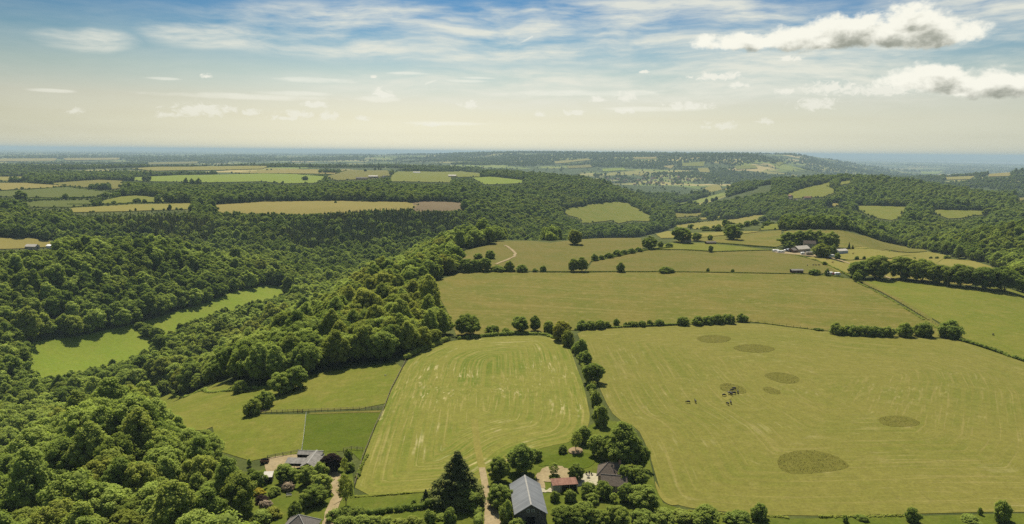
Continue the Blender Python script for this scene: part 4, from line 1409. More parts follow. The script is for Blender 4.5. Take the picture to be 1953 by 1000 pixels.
# row of big trees above the right-hand pasture
row('{} large tree from the left in the row above the right-hand pasture', [(1637, 531, 46, 36, 'spread'), (1670, 532, 52, 46, 'round'), (1719, 533, 48, 44, 'round'), (1758, 538, 54, 43, 'spread'), (1792, 543, 48, 40, 'round'), (1832, 547, 54, 42, 'spread'), (1876, 552, 56, 44, 'round'), (1915, 556, 50, 44, 'spread'), (1950, 558, 56, 52, 'round')], 'large trees in the row above the right-hand pasture', tint=0.25, warm=0.1)
# wood edge and horse pasture
T(313, 752, 32, 28, 'bush', 'round bush alone on the horse pasture below the wood', 0.3)
T(458, 748, 31, 25, 'bush', 'round bush at the foot of the wood above the pasture', 0.35)
T(535, 752, 46, 48, 'round', 'pale green tree jutting from the wood onto the pasture', 0.85, 0.05)
T(565, 742, 48, 50, 'round', 'broad tree behind the pale green pasture tree', 0.6, 0.0)
T(503, 778, 38, 34, 'bush', 'tall bush above the post and rail fence', 0.5)
T(482, 791, 35, 32, 'bush', 'olive bush at the left end of the post and rail fence', 0.4, 0.25)
T(268, 628, 20, 15, 'mid', 'left bush of the scrub line crossing the valley meadow', 0.3)
T(283, 642, 27, 24, 'mid', 'middle bush of the scrub line crossing the valley meadow', 0.25)
T(300, 650, 26, 28, 'mid', 'right bush of the scrub line crossing the valley meadow', 0.35)
# garden and yard on the left
T(632, 900, 38, 42, 'round', 'dark purple-leaved tree beside the stable block', 0.4, 0.0, mat=M_PURPLE)
T(546, 922, 46, 42, 'round', 'green garden tree in front of the stable yard', 0.55, 0.0)
T(585, 924, 38, 40, 'round', 'bright green garden tree left of the drive bend', 0.85, 0.1)
T(612, 910, 30, 32, 'bush', 'bright green bush in front of the stable gable', 0.95, 0.05)
T(614, 940, 44, 42, 'round', 'yellow-green tree next to the gravel drive', 0.95, 0.2)
T(600, 962, 48, 42, 'round', 'dark rounded garden tree above the lawn', 0.2)
T(562, 986, 28, 32, 'bush', 'dark bush beside the grey hipped roof', 0.15)
T(583, 966, 32, 26, 'bush', 'grey-green shrub below the dark garden tree', 0.6)
T(550, 934, 27, 18, 'bush', 'pale flowering shrub in the island bed', 0.5, 0.2, M_PINK, 'shrub', 'shrub')
T(523, 944, 26, 18, 'bush', 'green shrub at the left of the island bed', 0.5, 0.1, None, 'shrub', 'shrub')
T(493, 943, 23, 15, 'bush', 'golden yellow shrub under the dark wood edge', 0.6, 0.4, M_YELLOW, 'shrub', 'shrub')
T(500, 958, 24, 16, 'bush', 'purple-tinged shrub at the top of the flower bed', 0.6, 0.1, M_PURPLE, 'shrub', 'shrub')
T(508, 968, 24, 17, 'bush', 'pale shrub in the middle of the flower bed', 0.5, 0.1, M_PINK, 'shrub', 'shrub')
T(521, 986, 32, 22, 'bush', 'brownish shrub at the lawn edge of the flower bed', 0.3, 0.6, None, 'shrub', 'shrub')
T(500, 996, 42, 28, 'bush', 'light green shrub at the bottom of the flower bed', 0.8, 0.0, None, 'shrub', 'shrub')
T(468, 985, 26, 24, 'bush', 'clipped dark shrub left of the flower bed', 0.3, 0.1, None, 'shrub', 'shrub')
T(380, 1010, 58, 34, 'bush', 'olive-yellow bush at the bottom edge of the wood', 0.8, 0.6)
T(660, 968, 42, 66, 'sparse', 'thin olive tree beside the gravel drive', 0.35, 0.35)
T(657, 905, 16, 36, 'sparse', 'slender young tree by the corner of the hay field', 0.9, 0.3)
T(664, 876, 18, 22, 'bush', 'small tree at the paddock corner by the fence', 0.3, 0.1)
T(668, 898, 20, 19, 'bush', 'round bush inside the fenced corner', 0.5)
row('{} bush from the left in the shrubbery beside the gravel drive', [(640, 990, 34, 24), (662, 985, 34, 22), (684, 984, 32, 22), (655, 1004, 38, 24), (690, 1004, 40, 26)], 'bushes of the shrubbery beside the gravel drive', tint=0.5)
# garden in the middle
T(872, 957, 124, 108, 'cypress', 'huge dark conifer at the bottom of the mown field', 0.3, 0.25, None, 'conifer')
T(896, 968, 52, 46, 'round', 'broad green tree at the foot of the huge conifer', 0.45)
T(812, 958, 26, 28, 'conifer', 'small dark conifer left of the huge conifer', 0.3)
T(789, 962, 13, 12, 'bush', 'little round bush on the grass strip', 0.3)
T(951, 919, 44, 54, 'round', 'dark rounded tree above the track by the grey barn', 0.2, 0.1)
T(953, 968, 54, 52, 'round', 'dark broad tree at the left eave of the grey barn', 0.3)
T(993, 904, 58, 66, 'tall', 'grey-green tree behind the grey barn', 0.4, 0.0)
T(1021, 878, 25, 26, 'bush', 'round green bush behind the grey-green tree', 0.45)
T(965, 997, 28, 42, 'bush', 'small green tree at the near corner of the grey barn', 0.75)
T(988, 1012, 36, 28, 'bush', 'green bush at the foot of the barn gable', 0.7)
T(858, 994, 25, 28, 'bush', 'rounded shrub in the flower garden', 0.6, 0.0, None, 'shrub', 'shrub')
T(819, 998, 26, 28, 'bush', 'green shrub left in the flower garden', 0.6, 0.1, None, 'shrub', 'shrub')
row('{} low shrub from the left in the flower garden beds', [(712, 1000, 30, 20), (738, 998, 26, 16), (762, 1000, 28, 16), (786, 994, 24, 14), (805, 1004, 26, 18), (838, 990, 24, 13)], 'low shrubs in the flower garden beds', tint=0.65, warm=0.2)
T(1056, 908, 26, 30, 'sparse', 'small tree in the ring of the gravel drive', 0.6)
T(1058, 913, 24, 12, 'bush', 'low planting under the small tree in the drive ring', 0.3, 0.1, None, 'shrub', 'shrub')
T(1098, 917, 32, 37, 'round', 'rounded dark tree between the drive and the patio', 0.25)
T(1098, 861, 30, 44, 'sparse', 'light tree standing on the round wood chip patch', 0.6, 0.2)
T(1112, 846, 34, 40, 'tall', 'feathery tree at the end of the field hedge', 0.6, 0.1)
T(1140, 870, 36, 48, 'round', 'lime green tree beside the large dark tree', 0.9, 0.1)
T(1073, 864, 19, 19, 'bush', 'round dark bush on the upper garden lawn', 0.2)
T(1187, 895, 78, 98, 'tall', 'tallest dark tree behind the brown-roofed house', 0.2, 0.1)
T(1158, 880, 40, 56, 'tall', 'darker tree left of the tallest tree', 0.3)
T(1219, 897, 40, 54, 'round', 'dark tree at the edge of the large hay field', 0.2)
T(1190, 928, 32, 46, 'round', 'rounded green tree right of the house', 0.5)
T(1215, 925, 44, 42, 'round', 'broad green tree behind the right garden edge', 0.4)
T(1194, 958, 34, 40, 'round', 'grey-green tree below the house', 0.4, 0.0)
T(1228, 972, 62, 54, 'round', 'wide green tree at the lower right garden edge', 0.55)
T(1058, 956, 18, 22, 'bush', 'small bush in front of the red-roofed shed', 0.55)
T(1087, 956, 24, 25, 'bush', 'green bush before the open front of the shed', 0.7)
T(1123, 948, 36, 32, 'bush', 'left half of the dark clipped bushes by the patio', 0.25)
T(1152, 948, 36, 34, 'bush', 'right half of the dark clipped bushes by the patio', 0.25)
T(1131, 958, 30, 22, 'bush', 'pale green bush in front of the clipped bushes', 0.75)
T(1170, 958, 20, 22, 'sparse', 'little fruit tree on the lower garden lawn', 0.7)
row('{} tree from the left in the orchard at the bottom of the picture', [(1074, 1003, 50, 44, 'round'), (1112, 1004, 58, 52, 'round'), (1146, 1008, 40, 40, 'round'), (1178, 1006, 50, 50, 'round'), (1226, 1006, 54, 40, 'round')], 'orchard trees at the bottom of the picture', tint=0.45)
row('{} bush from the left along the verge under the large hay field', [(1262, 995, 52, 28), (1300, 990, 44, 22), (1344, 995, 58, 34), (1406, 998, 46, 28), (1447, 990, 32, 31), (1612, 996, 11, 14), (1645, 992, 22, 12), (1740, 995, 24, 27), (1850, 994, 30, 14), (1869, 982, 8, 14), (1911, 994, 28, 36)], 'bushes along the verge under the large hay field', tint=0.5)
# far plateau: trees that stand out
for q in [(280, 346, 16, 11, 'mid', 'round dark tree on the bright green far field'), (355, 357, 10, 17, 'mid', 'left one of three trees before the bright green far field'), (367, 357, 11, 16, 'mid', 'middle one of three trees before the bright green far field'),
          (379, 357, 12, 17, 'mid', 'right one of three trees before the bright green far field'), (582, 345, 12, 10, 'mid', 'single tree on the far green field left of the dark farm'),
          (41, 386, 24, 20, 'mid', 'round tree at the left end of the dark far hedge'), (125, 382, 12, 12, 'mid', 'round tree in the middle of the dark far hedge'), (202, 379, 14, 12, 'mid', 'round tree on the boundary of two far pastures'),
          (237, 374, 16, 15, 'mid', 'double tree above the far pasture'), (262, 387, 15, 9, 'bushm', 'low round bush on the far green pasture'), (217, 389, 9, 6, 'bushm', 'small round bush on the far green pasture'),
          (697, 328, 7, 6, 'mid', 'tree on the tan field of the far skyline'), (640, 388, 6, 5, 'bushm', 'little bush at the edge of the long tan field')]:
    T(*q[:5], q[5], 0.15, 0.05)


# ------------------------------------------------------------------ hedges
def hedge(label, pts, h, w, tint=0.35, warm=0.08, leaf=0.5, per=16, vary=0.35, seed=1, name='hedge', mat=None, gap=0.0):
    r = np.random.default_rng(seed)
    pl = poly(pts)
    C, Q = [], []
    for a, b in zip(pl[:-1], pl[1:]):
        L = np.hypot(*(b - a))
        n = max(2, int(L / (w * 0.42)))
        for i in range(n):
            p = a + (b - a) * (i + r.uniform(-.3, .3)) / n
            k = 1 + vary * (2 * vnoise(np.array(p[0] / (w * 3)), np.array(p[1] / (w * 3)), seed) - 1)
            if gap and vnoise(np.array(p[0] / 9), np.array(p[1] / 9), seed + 5) < gap:
                continue
            hh = max(h * k, w * 0.4)
            for lev in range(max(1, int(round(hh / (w * 0.8))))):
                off = r.normal(size=2) * w * 0.16
                zz = zat(*(p + off))
                C.append((p[0] + off[0], p[1] + off[1], zz + min(hh - w * 0.4, w * 0.35 + lev * w * 0.75)))
                Q.append(w * 0.5 * r.uniform(0.8, 1.2))
    V, (t, qd), A = leaf_geometry(r, np.array(C), np.array(Q), per, leaf, 0.9, 0.95, 0.6)
    org = np.array([*pl[0], float(zat(*pl[0]))])
    me = fast_mesh(name, V - org, t, qd, [mat or M_LEAF], {'rnd': A})
    o = bpy.data.objects.new(name, me)
    COL.objects.link(o)
    o.location = org
    o['tint'], o['warmth'] = tint, warm
    tag(o, label, 'hedge')
    return o


hedge('clipped hedge between the grass strip and the flower garden', [(690, 985), (760, 975), (830, 966), (900, 958)], 2.6, 2.2, 0.25, 0.05, 0.35, 26, 0.15, 11)
hedge('tall hedge running down beside the gravel track', [(905, 972), (912, 990), (918, 1010)], 2.4, 3.0, 0.6, 0.1, 0.4, 26, 0.2, 12)
hedge('low bracken bank above the top of the mown field', [(880, 648), (930, 642), (985, 638), (1040, 639), (1066, 650)], 1.6, 2.6, 0.7, 0.1, 0.5, 22, 0.4, 13)
hedge('low scrub linking the round bushes above the large hay field', [(1098, 630), (1180, 625), (1300, 620)], 1.3, 1.7, 0.4, 0.1, 0.5, 16, 0.4, 14)
hedge('tangled scrub under the hedge between the two hay fields', [(1090, 662), (1108, 690), (1124, 735), (1134, 770), (1142, 800), (1150, 820)], 1.2, 1.8, 0.5, 0.25, 0.4, 20, 0.5, 15)
hedge('low hedge along the top of the large hay field right of the round bushes', [(1430, 614), (1500, 623), (1560, 630), (1590, 636)], 0.5, 0.7, 0.4, 0.3, 0.4, 8, 0.5, 16, gap=0.35)
hedge('low hedge falling to the right edge below the green pasture', [(1830, 650), (1870, 661), (1910, 675), (1953, 690), (2000, 706)], 2.0, 2.4, 0.35, 0.1, 0.5, 22, 0.45, 17)
hedge('overgrown hedge along the farm track', [(1632, 539), (1660, 552), (1700, 574), (1745, 601), (1795, 632)], 1.1, 1.6, 0.55, 0.3, 0.5, 12, 0.5, 18, gap=0.2)
hedge('dark hedge line along the middle pasture', [(1030, 520), (1110, 520), (1250, 520), (1380, 521), (1480, 523), (1560, 525), (1610, 530)], 1.2, 1.5, 0.2, 0.15, 0.6, 9, 0.4, 19)
hedge('bushy hedge left of the pair of field trees', [(880, 520), (940, 519), (985, 519)], 3.0, 3.0, 0.3, 0.1, 0.6, 16, 0.4, 20)
hedge('dark boundary along the narrow green paddock', [(1200, 485), (1236, 478), (1320, 479), (1364, 482), (1420, 480), (1470, 478)], 1.2, 1.6, 0.1, 0.1, 0.6, 8, 0.4, 21, gap=0.15)
hedge('dark boundary above the narrow green paddock', [(1345, 463), (1375, 465), (1430, 470), (1480, 473)], 1.3, 1.7, 0.15, 0.1, 0.6, 8, 0.4, 22, gap=0.15)
hedge('hedge along the slanting pasture edge', [(1128, 500), (1160, 494), (1195, 486), (1230, 479), (1280, 473)], 1.8, 2.4, 0.4, 0.15, 0.6, 10, 0.5, 23, gap=0.1)
hedge('dark hedge behind the bright farm paddock', [(1600, 474), (1650, 476), (1700, 478), (1765, 481)], 1.0, 1.3, 0.15, 0.1, 0.6, 8, 0.5, 24)
hedge('thin fence hedge across the farm paddocks', [(1605, 497), (1700, 494), (1800, 493), (1850, 497)], 0.7, 0.9, 0.2, 0.1, 0.5, 6, 0.5, 25)
hedge('hedge up to the farm yard', [(1520, 488), (1560, 499), (1600, 517), (1625, 530)], 1.3, 1.9, 0.4, 0.25, 0.6, 10, 0.5, 26)
hedge('bushy hedge below the tan sloping field', [(1340, 441), (1390, 441), (1430, 430), (1465, 420)], 3.0, 4.0, 0.3, 0.1, 0.9, 10, 0.5, 27)
hedge('dark far hedge across the left plateau', [(-20, 384), (60, 383), (120, 380), (178, 378)], 4.5, 6.0, 0.1, 0.05, 1.3, 9, 0.5, 28)
hedge('thin far hedge between the two green crops', [(0, 364), (60, 361), (130, 358), (175, 363), (230, 371)], 2.0, 3.0, 0.1, 0.05, 1.2, 7, 0.4, 29)
hedge('far hedge along the tan strip', [(130, 391), (180, 391), (250, 388), (345, 385)], 2.2, 3.2, 0.15, 0.05, 1.2, 7, 0.5, 30)
hedge('rough weedy verge below the large hay field', [(1290, 975), (1400, 982), (1500, 988), (1700, 985), (1953, 979), (2010, 978)], 0.5, 1.0, 0.9, 0.5, 0.35, 12, 0.6, 31, gap=0.3)
hedge('tall grass fringe below the mown field', [(678, 949), (740, 945), (800, 940), (840, 938)], 0.45, 0.8, 0.95, 0.5, 0.3, 16, 0.5, 32, gap=0.2)
hedge('bramble bank under the wood edge beside the mown field', [(775, 686), (800, 671), (835, 659), (856, 648)], 2.2, 3.6, 0.5, 0.3, 0.5, 22, 0.5, 33)
hedge('nettle bank along the wood foot above the horse pasture', [(330, 748), (400, 750), (470, 746), (520, 738)], 1.2, 2.2, 0.8, 0.1, 0.5, 16, 0.6, 34, gap=0.3)
hedge('hedge round the fenced corner of the hay field', [(700, 870), (690, 890), (680, 915)], 0.9, 1.0, 0.5, 0.2, 0.35, 16, 0.5, 35)


# ------------------------------------------------------------------ gardens, tracks, uncut patches
def patch(name, label, pts, mat, step=1.5, k=1.6, smooth=2, extra=0.0, kind='structure'):
    pl = smooth_poly(poly(pts), smooth)
    return sheet(name, pl, mat, step, k, label, True, kind, extra)


def strip(name, label, pts, width, mat, k=1.8, step=2.0, extra=0.0):
    pl = poly(pts)
    # smooth the centre line
    for _ in range(2):
        q = np.empty((2 * len(pl), 2))
        q[0::2] = np.concatenate([pl[:1], pl[1:] * 0.25 + pl[:-1] * 0.75])
        q[1::2] = np.concatenate([pl[1:] * 0.75 + pl[:-1] * 0.25, pl[-1:]])
        pl = q
    ds = np.hypot(*np.diff(pl, axis=0).T)
    pl = pl[np.concatenate([[True], ds > 0.05])]
    t = np.gradient(pl, axis=0)
    t = t / np.hypot(t[:, 0], t[:, 1])[:, None]
    nrm = np.column_stack([-t[:, 1], t[:, 0]])
    wd = width * (1 + 0.18 * (vnoise(pl[:, 0] / 6, pl[:, 1] / 6, 3) - 0.5))[:, None]
    out = np.concatenate([pl + nrm * wd / 2, (pl - nrm * wd / 2)[::-1]])
    return sheet(name, out, mat, step, k, label, True, 'structure', extra)


patch('lawn', 'garden lawns and rough grass round the houses', [(480, 905), (560, 870), (640, 860), (672, 900), (676, 945), (800, 940), (900, 930), (985, 866), (1040, 852), (1095, 842), (1125, 812), (1145, 800), (1180, 805), (1215, 830), (1240, 880), (1250, 930), (1265, 960), (1300, 972), (1500, 990), (1700, 986), (1953, 980), (2100, 990), (2100, 1150), (430, 1150), (460, 985)], M_LAWN, 3.0, 0.6, 0)
patch('lawn', 'darker mown lawn above the drive ring', [(1020, 893), (1045, 868), (1085, 868), (1110, 862), (1140, 872), (1128, 893), (1090, 897), (1055, 886)], M_PADDOCK, 1.5, 1.5)
patch('yard', 'sandy stable yard', [(503, 880), (520, 872), (556, 868), (575, 868), (612, 880), (612, 900), (585, 904), (560, 895), (540, 892), (520, 900), (508, 905)], M_GRAVEL, 1.5, 1.6)
strip('drive', 'gravel drive winding past the stable to the bottom', [(612, 890), (632, 905), (645, 912), (640, 928), (645, 945), (636, 965), (628, 985), (625, 1010)], 3.4, M_GRAVEL, 1.9, 1.0)
strip('track', 'worn grass track crossing the mown field', [(905, 800), (908, 840), (914, 870), (920, 895)], 2.4, M_STRAW, 1.4, 1.2)
strip('track', 'bare track from the hay field to the grey barn', [(919, 893), (923, 912), (926, 930), (928, 960), (935, 985), (938, 1020)], 2.1, M_GRAVEL, 2.0, 1.0)
patch('yard', 'gravel yard left of the barn gable', [(922, 968), (940, 965), (958, 985), (962, 1030), (925, 1030)], M_GRAVEL, 1.2, 2.2)
strip('drive', 'gravel ring drive behind the barn', [(1030, 932), (1028, 915), (1036, 900), (1052, 892), (1075, 894), (1086, 904), (1080, 914), (1055, 917), (1035, 915)], 3.2, M_GRAVEL, 1.9, 1.0)
strip('path', 'pale path between the barn and the shed', [(1030, 936), (1045, 937), (1056, 935)], 2.6, M_PAVING, 2.1, 1.0)
patch('patio', 'pale stone patio beside the house', [(1104, 906), (1130, 902), (1146, 908), (1150, 920), (1138, 928), (1115, 926), (1100, 930), (1092, 926)], M_PAVING, 1.0, 2.0)
patch('wood_chip_patch', 'round pale wood chip patch under the light tree', [(1082, 862), (1088, 856), (1098, 854), (1110, 857), (1112, 863), (1104, 868), (1090, 868)], M_CHIP, 0.8, 1.9, extra=0.15)
strip('track', 'pale bent farm lane by the lone-tree pasture', [(962, 469), (972, 473), (980, 482), (986, 487), (975, 494), (958, 500), (946, 505)], 2.8, M_GRAVEL, 1.5, 2.0)
strip('track', 'worn grass track down the right-hand pasture', [(1640, 536), (1690, 560), (1740, 588), (1790, 620), (1800, 640)], 4.5, M_ROUGH, 1.3, 3.0)
strip('track', 'farm access lane to the row of large trees', [(1560, 486), (1590, 494), (1625, 505), (1660, 520), (1698, 532), (1712, 536)], 2.8, M_GRAVEL, 1.5, 3.0)
patch('yard', 'dusty farm yard among the sheds', [(1474, 481), (1500, 479), (1540, 482), (1560, 487), (1585, 492), (1560, 492), (1520, 487), (1480, 484)], M_GRAVEL, 3.0, 1.5)
patch('worn_patch', 'trampled bare ground among the cattle', [(1374, 752), (1385, 750), (1396, 755), (1395, 762), (1384, 765), (1376, 759)], M_STRAW, 1.5, 1.4)
patch('worn_patch', 'worn earth at the field corner by the trees', [(1248, 915), (1256, 930), (1268, 950), (1300, 962), (1280, 966), (1262, 955), (1252, 935)], M_STRAW, 1.5, 1.4)
strip('worn_strip', 'trodden strip along the post and rail fence', [(590, 790), (650, 788), (725, 786)], 2.0, M_ROUGH2, 1.5, 1.2)

M_TALL = mat_field('uncut_grass', (0.142, 0.137, 0.028), (0.165, 0.152, 0.034), (0.205, 0.176, 0.055), None, 0.5, 2.0)


def uncut(label, pts, seed, h=0.17, dens=4.0):
    """a patch of tall grass left standing by the mower: low mound plus blades"""
    pl = smooth_poly(poly(pts), 2)
    r = np.random.default_rng(seed)
    o = sheet('uncut_grass_patch', pl, M_TALL, 1.2, 1.3, None, True, 'stuff')
    tag(o, label, kind='stuff')
    o['kind'] = 'thing'
    tag(o, label, 'grass patch', 'uncut grass patches in the large hay field')
    x0, y0 = pl.min(0)
    x1, y1 = pl.max(0)
    n = int((x1 - x0) * (y1 - y0) * dens)
    x, y = r.uniform(x0, x1, n), r.uniform(y0, y1, n)
    ok = inside(pl, x, y)
    x, y = x[ok], y[ok]
    n = len(x)
    z = zat(x, y) + lift(x, y)
    a = r.uniform(0, 6.28, n)
    wv = np.column_stack([np.cos(a), np.sin(a), np.zeros(n)]) * r.uniform(0.1, 0.28, n)[:, None]
    p = np.column_stack([x, y, z])
    top = p + np.column_stack([r.normal(size=(n, 2)) * 0.22, h * r.uniform(0.3, 1.3, n)])
    V = np.stack([p - wv, p + wv, top], 1).reshape(-1, 3)
    me = fast_mesh('grass', V, np.arange(3 * n).reshape(-1, 3), np.zeros((0, 4), int), [M_TALL])
    b = bpy.data.objects.new('grass', me)
    COL.objects.link(b)
    b.parent = o
    b['kind'] = 'stuff'


uncut('teardrop uncut grass patch, the largest, nearest the bottom edge', [(1481, 880), (1490, 868), (1520, 860), (1555, 860), (1590, 868), (1626, 890), (1600, 898), (1560, 903), (1515, 906), (1488, 898)], 1)
uncut('long uncut grass patch on the right of the hay field', [(1674, 800), (1686, 795), (1715, 793), (1745, 800), (1758, 810), (1735, 815), (1700, 815), (1680, 810)], 2)
uncut('oval uncut grass patch right of the cattle, with paler gaps', [(1455, 717), (1465, 712), (1490, 711), (1520, 718), (1527, 726), (1515, 733), (1490, 732), (1468, 724)], 3)
uncut('small uncut grass patch below the oval one', [(1453, 741), (1462, 738), (1475, 741), (1490, 748), (1488, 753), (1470, 752), (1458, 748)], 4)
uncut('uncut grass patch in which the cattle stand', [(1371, 737), (1380, 731), (1400, 734), (1420, 741), (1425, 750), (1410, 753), (1385, 748), (1374, 744)], 5, 0.2)
uncut('uncut grass patch nearest the bushy hedge', [(1326, 646), (1340, 641), (1365, 640), (1390, 643), (1396, 648), (1380, 655), (1350, 655), (1335, 652)], 6)
uncut('lens-shaped uncut grass patch second from the hedge', [(1396, 664), (1410, 659), (1440, 657), (1470, 662), (1481, 668), (1460, 674), (1425, 673), (1405, 669)], 7)
# ------------------------------------------------------------------ buildings
def mat_plain(name, a, b, scale=1.0, rough=0.8, spec=0.2, stretch=(1, 1, 1), bump=0.0, obj=True, ridges=None, metal=0.0):
    """weathered single-colour surface; ridges = (axis, period m) for sheeting, boards, tile courses"""
    m, nt, g, out = mat_new(name)
    tc = nt.nodes.new('ShaderNodeTexCoord')
    p = tc.outputs['Object']
    n = g.noise(g.vm('MULTIPLY', p, stretch), scale, 4, 0.65)
    c = g.mix(g.ramp(n, 0.3, 0.7), a, b)
    h = n
    if ridges:
        ax, per = ridges
        q = g.m('MULTIPLY', g.sep(p)[ax], 1 / per)
        w = g.m('PINGPONG', q, 0.5)
        cell = g.noise(g.comb(g.m('FLOOR', q), 0.0, 0.0), 3.7, 1)
        v = g.m('MULTIPLY', g.ramp(cell, 0.3, 0.7, 0.86, 1.14), g.ramp(w, 0.0, 0.12, 0.72, 1.0))
        c = g.mix(1.0, c, g.comb(v, v, v), 'MULTIPLY')
        h = g.m('MULTIPLY', w, 1.0)
    b_ = finish_diffuse(nt, g, out, c, rough, spec, h, bump or 0.02)
    b_.inputs['Metallic'].default_value = metal
    return m


M_STEEL = mat_plain('grey_sheeting', (0.122, 0.127, 0.128), (0.15, 0.153, 0.152), 0.35, 0.55, 0.3, ridges=(1, 1.0), bump=0.02)
M_RIDGE = mat_plain('pale_ridge', (0.26, 0.25, 0.22), (0.34, 0.32, 0.28), 1.0)
M_BOARD = mat_plain('dark_boards', (0.075, 0.066, 0.055), (0.11, 0.098, 0.082), 1.5, 0.85, 0.1, (1, 1, 0.2), ridges=(0, 0.22))
M_BOARDY = mat_plain('dark_side_boards', (0.075, 0.066, 0.055), (0.11, 0.098, 0.082), 1.5, 0.85, 0.1, (1, 1, 0.2), ridges=(1, 0.22))
M_DARK = mat_plain('dark_interior', (0.012, 0.011, 0.01), (0.02, 0.018, 0.016), 1.0, 0.9, 0.0)
M_STONE = mat_plain('cotswold_stone', (0.33, 0.27, 0.18), (0.42, 0.35, 0.25), 2.5, 0.9, 0.1, ridges=(2, 0.28))
M_WHITE = mat_plain('white_paint', (0.72, 0.71, 0.67), (0.8, 0.79, 0.76), 1.0, 0.5, 0.3)
M_TILE = mat_plain('brown_roof_tile', (0.075, 0.060, 0.045), (0.125, 0.10, 0.076), 2.5, 0.9, 0.1)
M_SLATE = mat_plain('grey_roof_tile', (0.10, 0.088, 0.075), (0.15, 0.135, 0.115), 2.0, 0.9, 0.1)
M_RUST = mat_plain('rusted_sheeting', (0.15, 0.072, 0.048), (0.22, 0.118, 0.08), 1.2, 0.85, 0.1, ridges=(0, 0.45))
M_FIBRE = mat_plain('fibre_cement', (0.145, 0.135, 0.115), (0.215, 0.2, 0.175), 0.8, 0.9, 0.1, ridges=(0, 0.5))
M_FIBREY = mat_plain('fibre_cement_turned', (0.145, 0.135, 0.115), (0.215, 0.2, 0.175), 0.8, 0.9, 0.1, ridges=(1, 0.5))
M_WOOD = mat_plain('weathered_wood', (0.15, 0.115, 0.08), (0.23, 0.18, 0.13), 2.0, 0.9, 0.1, (1, 1, 4))
M_TIMBER = mat_plain('brown_timber', (0.13, 0.075, 0.045), (0.19, 0.115, 0.07), 2.0, 0.9, 0.1)
M_BRICK = mat_plain('warm_brick', (0.25, 0.14, 0.09), (0.32, 0.19, 0.13), 3.0, 0.9, 0.1)
M_RUBBER = mat_plain('black_rubber', (0.015, 0.015, 0.015), (0.025, 0.025, 0.025), 2.0, 0.8, 0.2)
M_REDPAINT = mat_plain('red_paint', (0.26, 0.03, 0.025), (0.33, 0.05, 0.04), 1.0, 0.5, 0.3)
M_GLASS = mat_plain('window_glass', (0.02, 0.025, 0.03), (0.035, 0.04, 0.045), 1.0, 0.08, 0.5)
M_CREAM = mat_plain('cream_sheet', (0.34, 0.31, 0.25), (0.43, 0.39, 0.32), 1.0, 0.7, 0.2)
M_BLUEGREY = mat_plain('blue_grey_sheet', (0.36, 0.39, 0.44), (0.46, 0.48, 0.52), 1.0, 0.6, 0.2)


class Mesh:
    """collects boxes and slabs; build() links them as one mesh object"""
    def __init__(s):
        s.v, s.f = [], []

    def box(s, x0, x1, y0, y1, z0, z1):
        n = len(s.v)
        s.v += [(x, y, z) for z in (z0, z1) for x, y in ((x0, y0), (x1, y0), (x1, y1), (x0, y1))]
        s.f += [tuple(n + i for i in q) for q in ((3, 2, 1, 0), (4, 5, 6, 7), (0, 1, 5, 4), (1, 2, 6, 5), (2, 3, 7, 6), (3, 0, 4, 7))]
        return s

    def slab(s, quad, t):
        """a plate: quad (3 or 4 points, top face, counter-clockwise from above) thickened downwards by t"""
        n, k = len(s.v), len(quad)
        q = [Vector(p) for p in quad]
        nr = (q[1] - q[0]).cross(q[2] - q[0]).normalized()
        if nr.z < 0:
            q.reverse()
            nr = -nr
        s.v += [tuple(p) for p in q] + [tuple(p - nr * t) for p in q]
        s.f += [tuple(n + i for i in range(k)), tuple(n + k + i for i in reversed(range(k)))]
        s.f += [(n + (i + 1) % k, n + i, n + k + i, n + k + (i + 1) % k) for i in range(k)]
        return s

    def prism(s, pts, y0, y1):
        """outline in x, z pushed from y0 to y1"""
        n, k = len(s.v), len(pts)
        s.v += [(x, y0, z) for x, z in pts] + [(x, y1, z) for x, z in pts]
        s.f += [tuple(n + i for i in range(k)), tuple(n + k + i for i in reversed(range(k)))]
        s.f += [(n + (i + 1) % k, n + i, n + k + i, n + k + (i + 1) % k) for i in range(k)]
        return s

    def cyl(s, c, r, ax, l, n=14):
        k = len(s.v)
        for e in (-l / 2, l / 2):
            for i in range(n):
                a = 2 * math.pi * i / n
                p = [r * math.cos(a), r * math.sin(a)]
                p.insert(ax, e)
                s.v.append((c[0] + p[0], c[1] + p[1], c[2] + p[2]))
        s.f += [tuple(k + i for i in range(n)), tuple(k + n + i for i in reversed(range(n)))]
        s.f += [(k + i, k + n + i, k + n + (i + 1) % n, k + (i + 1) % n) for i in range(n)]
        return s

    def tube(s, path, radii, sides=6):
        v, f = tube(path, radii, sides)
        n = len(s.v)
        s.v += v
        s.f += [tuple(i + n for i in q) for q in f]
        return s

    def build(s, name, mat, parent=None, label=None):
        o = new_mesh(name, s.v, s.f, [mat], parent=parent)
        bm = bmesh.new()
        bm.from_mesh(o.data)
        bmesh.ops.recalc_face_normals(bm, faces=bm.faces)
        bm.to_mesh(o.data)
        bm.free()
        if label:
            o['label'] = label
        return o


